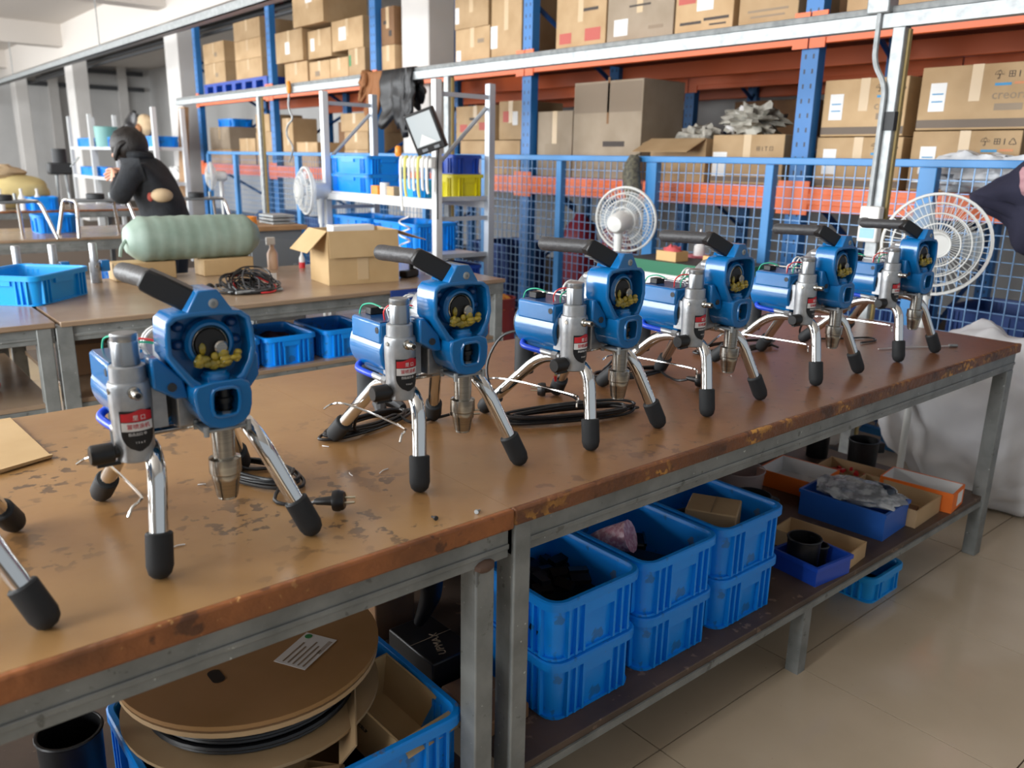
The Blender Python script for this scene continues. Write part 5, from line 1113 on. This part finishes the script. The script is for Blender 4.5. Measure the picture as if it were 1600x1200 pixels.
hb = MB().ball((0, 0, 0), 1, 26, 16); hb.v = [tuple(V[h1]+f*(-.008+x*.118)+s_*(y*.112)+Z*(.016+z*.115)+Vector((0, 0, .012*noise.noise(Vector((x*7, y*7, z*2)))))+s_*(.012*noise.noise(Vector((x*5+3, y*5, z*3))))) for x, y, z in hb.v if True]
ob('hair', hb, M_HAIR, t, smooth=60)
ob('hair_lock', MB().tube(spline([P(.20, .07, 1.43), P(.27, .105, 1.40), P(.31, .10, 1.34), P(.32, .09, 1.30)], 5), [.02]*8+[.018]*4+[.014, .012, .01, .006], 8), M_HAIR, t); ob('hair_lock', MB().tube(spline([P(.20, -.07, 1.43), P(.27, -.105, 1.40), P(.31, -.10, 1.34)], 5), [.02]*6+[.016]*4+[.01], 8), M_HAIR, t)
ob('nose', MB().ball(tuple(P(.375, 0, 1.335)), (.014, .014, .016), 8, 6), M_SKIN, t); ob('ear', MB().ball(tuple(P(.27, .078, 1.365)), (.018, .012, .026), 10, 6), M_SKIN, t)
for k in (1, -1): ob('eye', MB().ball(tuple(P(.365, .03*k, 1.358)), (.009, .009, .006), 8, 5), M_BLK, t)
ob('mouth', MB().ball(tuple(P(.36, 0, 1.305)), (.012, .02, .005), 8, 5), mat('lips', '#a05a50', .5), t)
ob('jacket_hem', MB().tube([tuple(P(.17*math.cos(a*PI/12)*.95+.0, .185*math.sin(a*PI/12), .87)) for a in range(24)], .03, 8, True), M_CLOTHD, t)
ob('hood', MB().tube(spline([P(.22, .08, 1.335), P(.15, .09, 1.335), P(.11, 0, 1.33), P(.15, -.09, 1.335), P(.22, -.08, 1.335)], 5), .03, 8), M_CLOTHD, t)
ob('waist_pouch', MB().ball(tuple(P(-.03, .155, 1.09)), (.07, .06, .045), 14, 8), M_BEIGE, t); ob('pouch_trim', MB().ball(tuple(P(.05, .175, 1.08)), (.02, .018, .03), 8, 5), M_INKRED, t)
# things on the third and far bench rows
for k, (x, y, lb) in enumerate(((1.80, 9.55, 'blue bin on the far bench left of the worker'), (1.35, 6.85, 'blue bin on the third row bench beside the stand'))): crate(lb, x, y, .7805, .27, .25, .13, M_CRATE, 0, group=None, rib=2)
for k, x in enumerate((.7, 1.15, 1.75)): crate('blue bin on the low shelf of the third row bench, '+('left', 'middle', 'right')[k]+' one', x, 6.55, .4005, .34, .3, .13, M_CRATE, 0, group='bins on the third row shelf', rib=2)
for k, x in enumerate((1.1, 1.6, 2.2)): crate('blue bin on the low shelf of the far bench, '+('left', 'middle', 'right')[k]+' one', x, 9.65, .4005, .34, .3, .13, M_CRATED, 0, group='bins on the far shelf', rib=2)
t = thing('padded_cushion', 'yellowish padded cushion pile on the far bench at the left edge', 'cushion', (1.58, 9.85, .7805), 0)
blob('cushion', (0, 0, .18), (.36, .22, .18), 21, M_CREAM, t, .12, 2, 30, 18); blob('cushion_cover', (-.1, 0, .36), (.25, .2, .08), 22, M_BEIGE, t, .3, 3, 24, 12)
for k, (x, lb) in enumerate(((1.44, 'white bottle at the picture edge on the far bench'), (1.62, 'white bottle in front of the yellowish cushion'), (1.76, 'white bottle right of the other far bench bottles'))):
    o = thing('white_bottle', lb, 'bottle', (x, 9.52, .7805), 0, 'white bottles on the far bench'); ob('bottle', MB().lathe([(.03, 0), (.032, .12), (.012, .16), (.012, .19)], n=14), M_WHITE, o); ob('cap', MB().cyl((0, 0, .19), (0, 0, .21), .014, n=12), M_LWHT, o)
t = thing('bench_press', 'dark bench press on steel legs at the far bench', 'machine', (2.06, 9.8, .7805), 0)
for x in (-.06, .06): ob('leg', MB().cyl((x, 0, 0), (x*.7, 0, .34), .016, n=10), M_GALV, t)
ob('head', MB().box(-.12, .1, -.08, .08, .34, .46), M_DGREY, t, bevel=.02); ob('motor', MB().cyl((0, 0, .46), (0, 0, .60), .07, n=16), M_DGREY, t); ob('crank', MB().tube([(.08, -.08, .42), (.16, -.12, .52)], .01, 8), M_GALV, t)
t = thing('storage_shelf', 'white metal shelf with small blue bins by the far column', 'shelf', (0, 0, 0), 0)
for y in (10.95, 13.95, 15.2):
    for x in (3.4, 3.75): ob('post', MB().box(x-.025, x+.025, y-.03, y+.03, 0, 1.9), M_SHW, t)
for z in (.55, 1.0, 1.43): ob('shelf_board', MB().box(3.38, 3.77, 10.95, 15.2, z-.04, z), M_SHW, t)
for k, (y, z, lb) in enumerate(((14.5, 1.431, 'blue bin at the left of the white shelf upper board'), (11.4, 1.431, 'blue bin at the right of the white shelf upper board'), (14.5, 1.001, 'blue bin at the left of the white shelf lower board'), (13.3, 1.001, 'blue bin in the middle of the white shelf lower board'), (12.9, 1.431, 'blue bin behind the teal bucket on the white shelf'))):
    crate(lb, 3.56, y, z, .3, .8 if k != 4 else .5, .13, M_CRATE, 0, group='bins on the far white shelf', rib=2)
pot('teal plastic bucket on the far white shelf', 3.46, 13.2+.15, 1.431, .2 if False else .16, .28, M_TEAL, False, 'bucket', 'bucket', group=None)
t = thing('black_bag', 'black plastic bag slumped on the far white shelf above the worker', 'bag', (3.52, 12.15, 1.431), 0); blob('bag', (0, 0, .2), (.12, .32, .2), 17, mat('bag_black', '#2b2b2e', .3), t, .4, 2.5, 26, 16); ob('knot', MB().tube([(0, 0, .38), (.02, .04, .46)], .03, 8), M_BLK, t)
t = thing('beige_backpack', 'small beige bag on the far white shelf right of the black bag', 'bag', (3.48, 11.45, 1.431+.0), 0); t.location = (3.46, 11.48, 1.564); blob('bag', (0, 0, .13), (.09, .2, .14), 19, M_BEIGE, t, .15, 2, 22, 14); ob('pocket', MB().ball((-.09, 0, .09), (.03, .1, .06), 12, 7), M_BROWNC, t)
o = ob('leaning_plank', MB().box(-.03, .03, -.12, .12, 0, 1.97), M_WOODP, loc=(3.98, 11.95, 0), rot=(0, .07, 0)); tag(o, 'tall wooden plank leaning beside the white column', 'plank')
for k, (y, z, lb) in enumerate(((11.9, .9, 'white knotted rag tied round the far column'),)):
    t = thing('white_rag', lb, 'rag', (4.24, 12.9, .95), 0); blob('rag', (0, 0, .1), (.06, .2, .12), 25, M_WHITE, t, .4, 3, 18, 12); ob('knot', MB().ball((-.05, 0, .12), .05, 8, 6), M_WHITE, t)
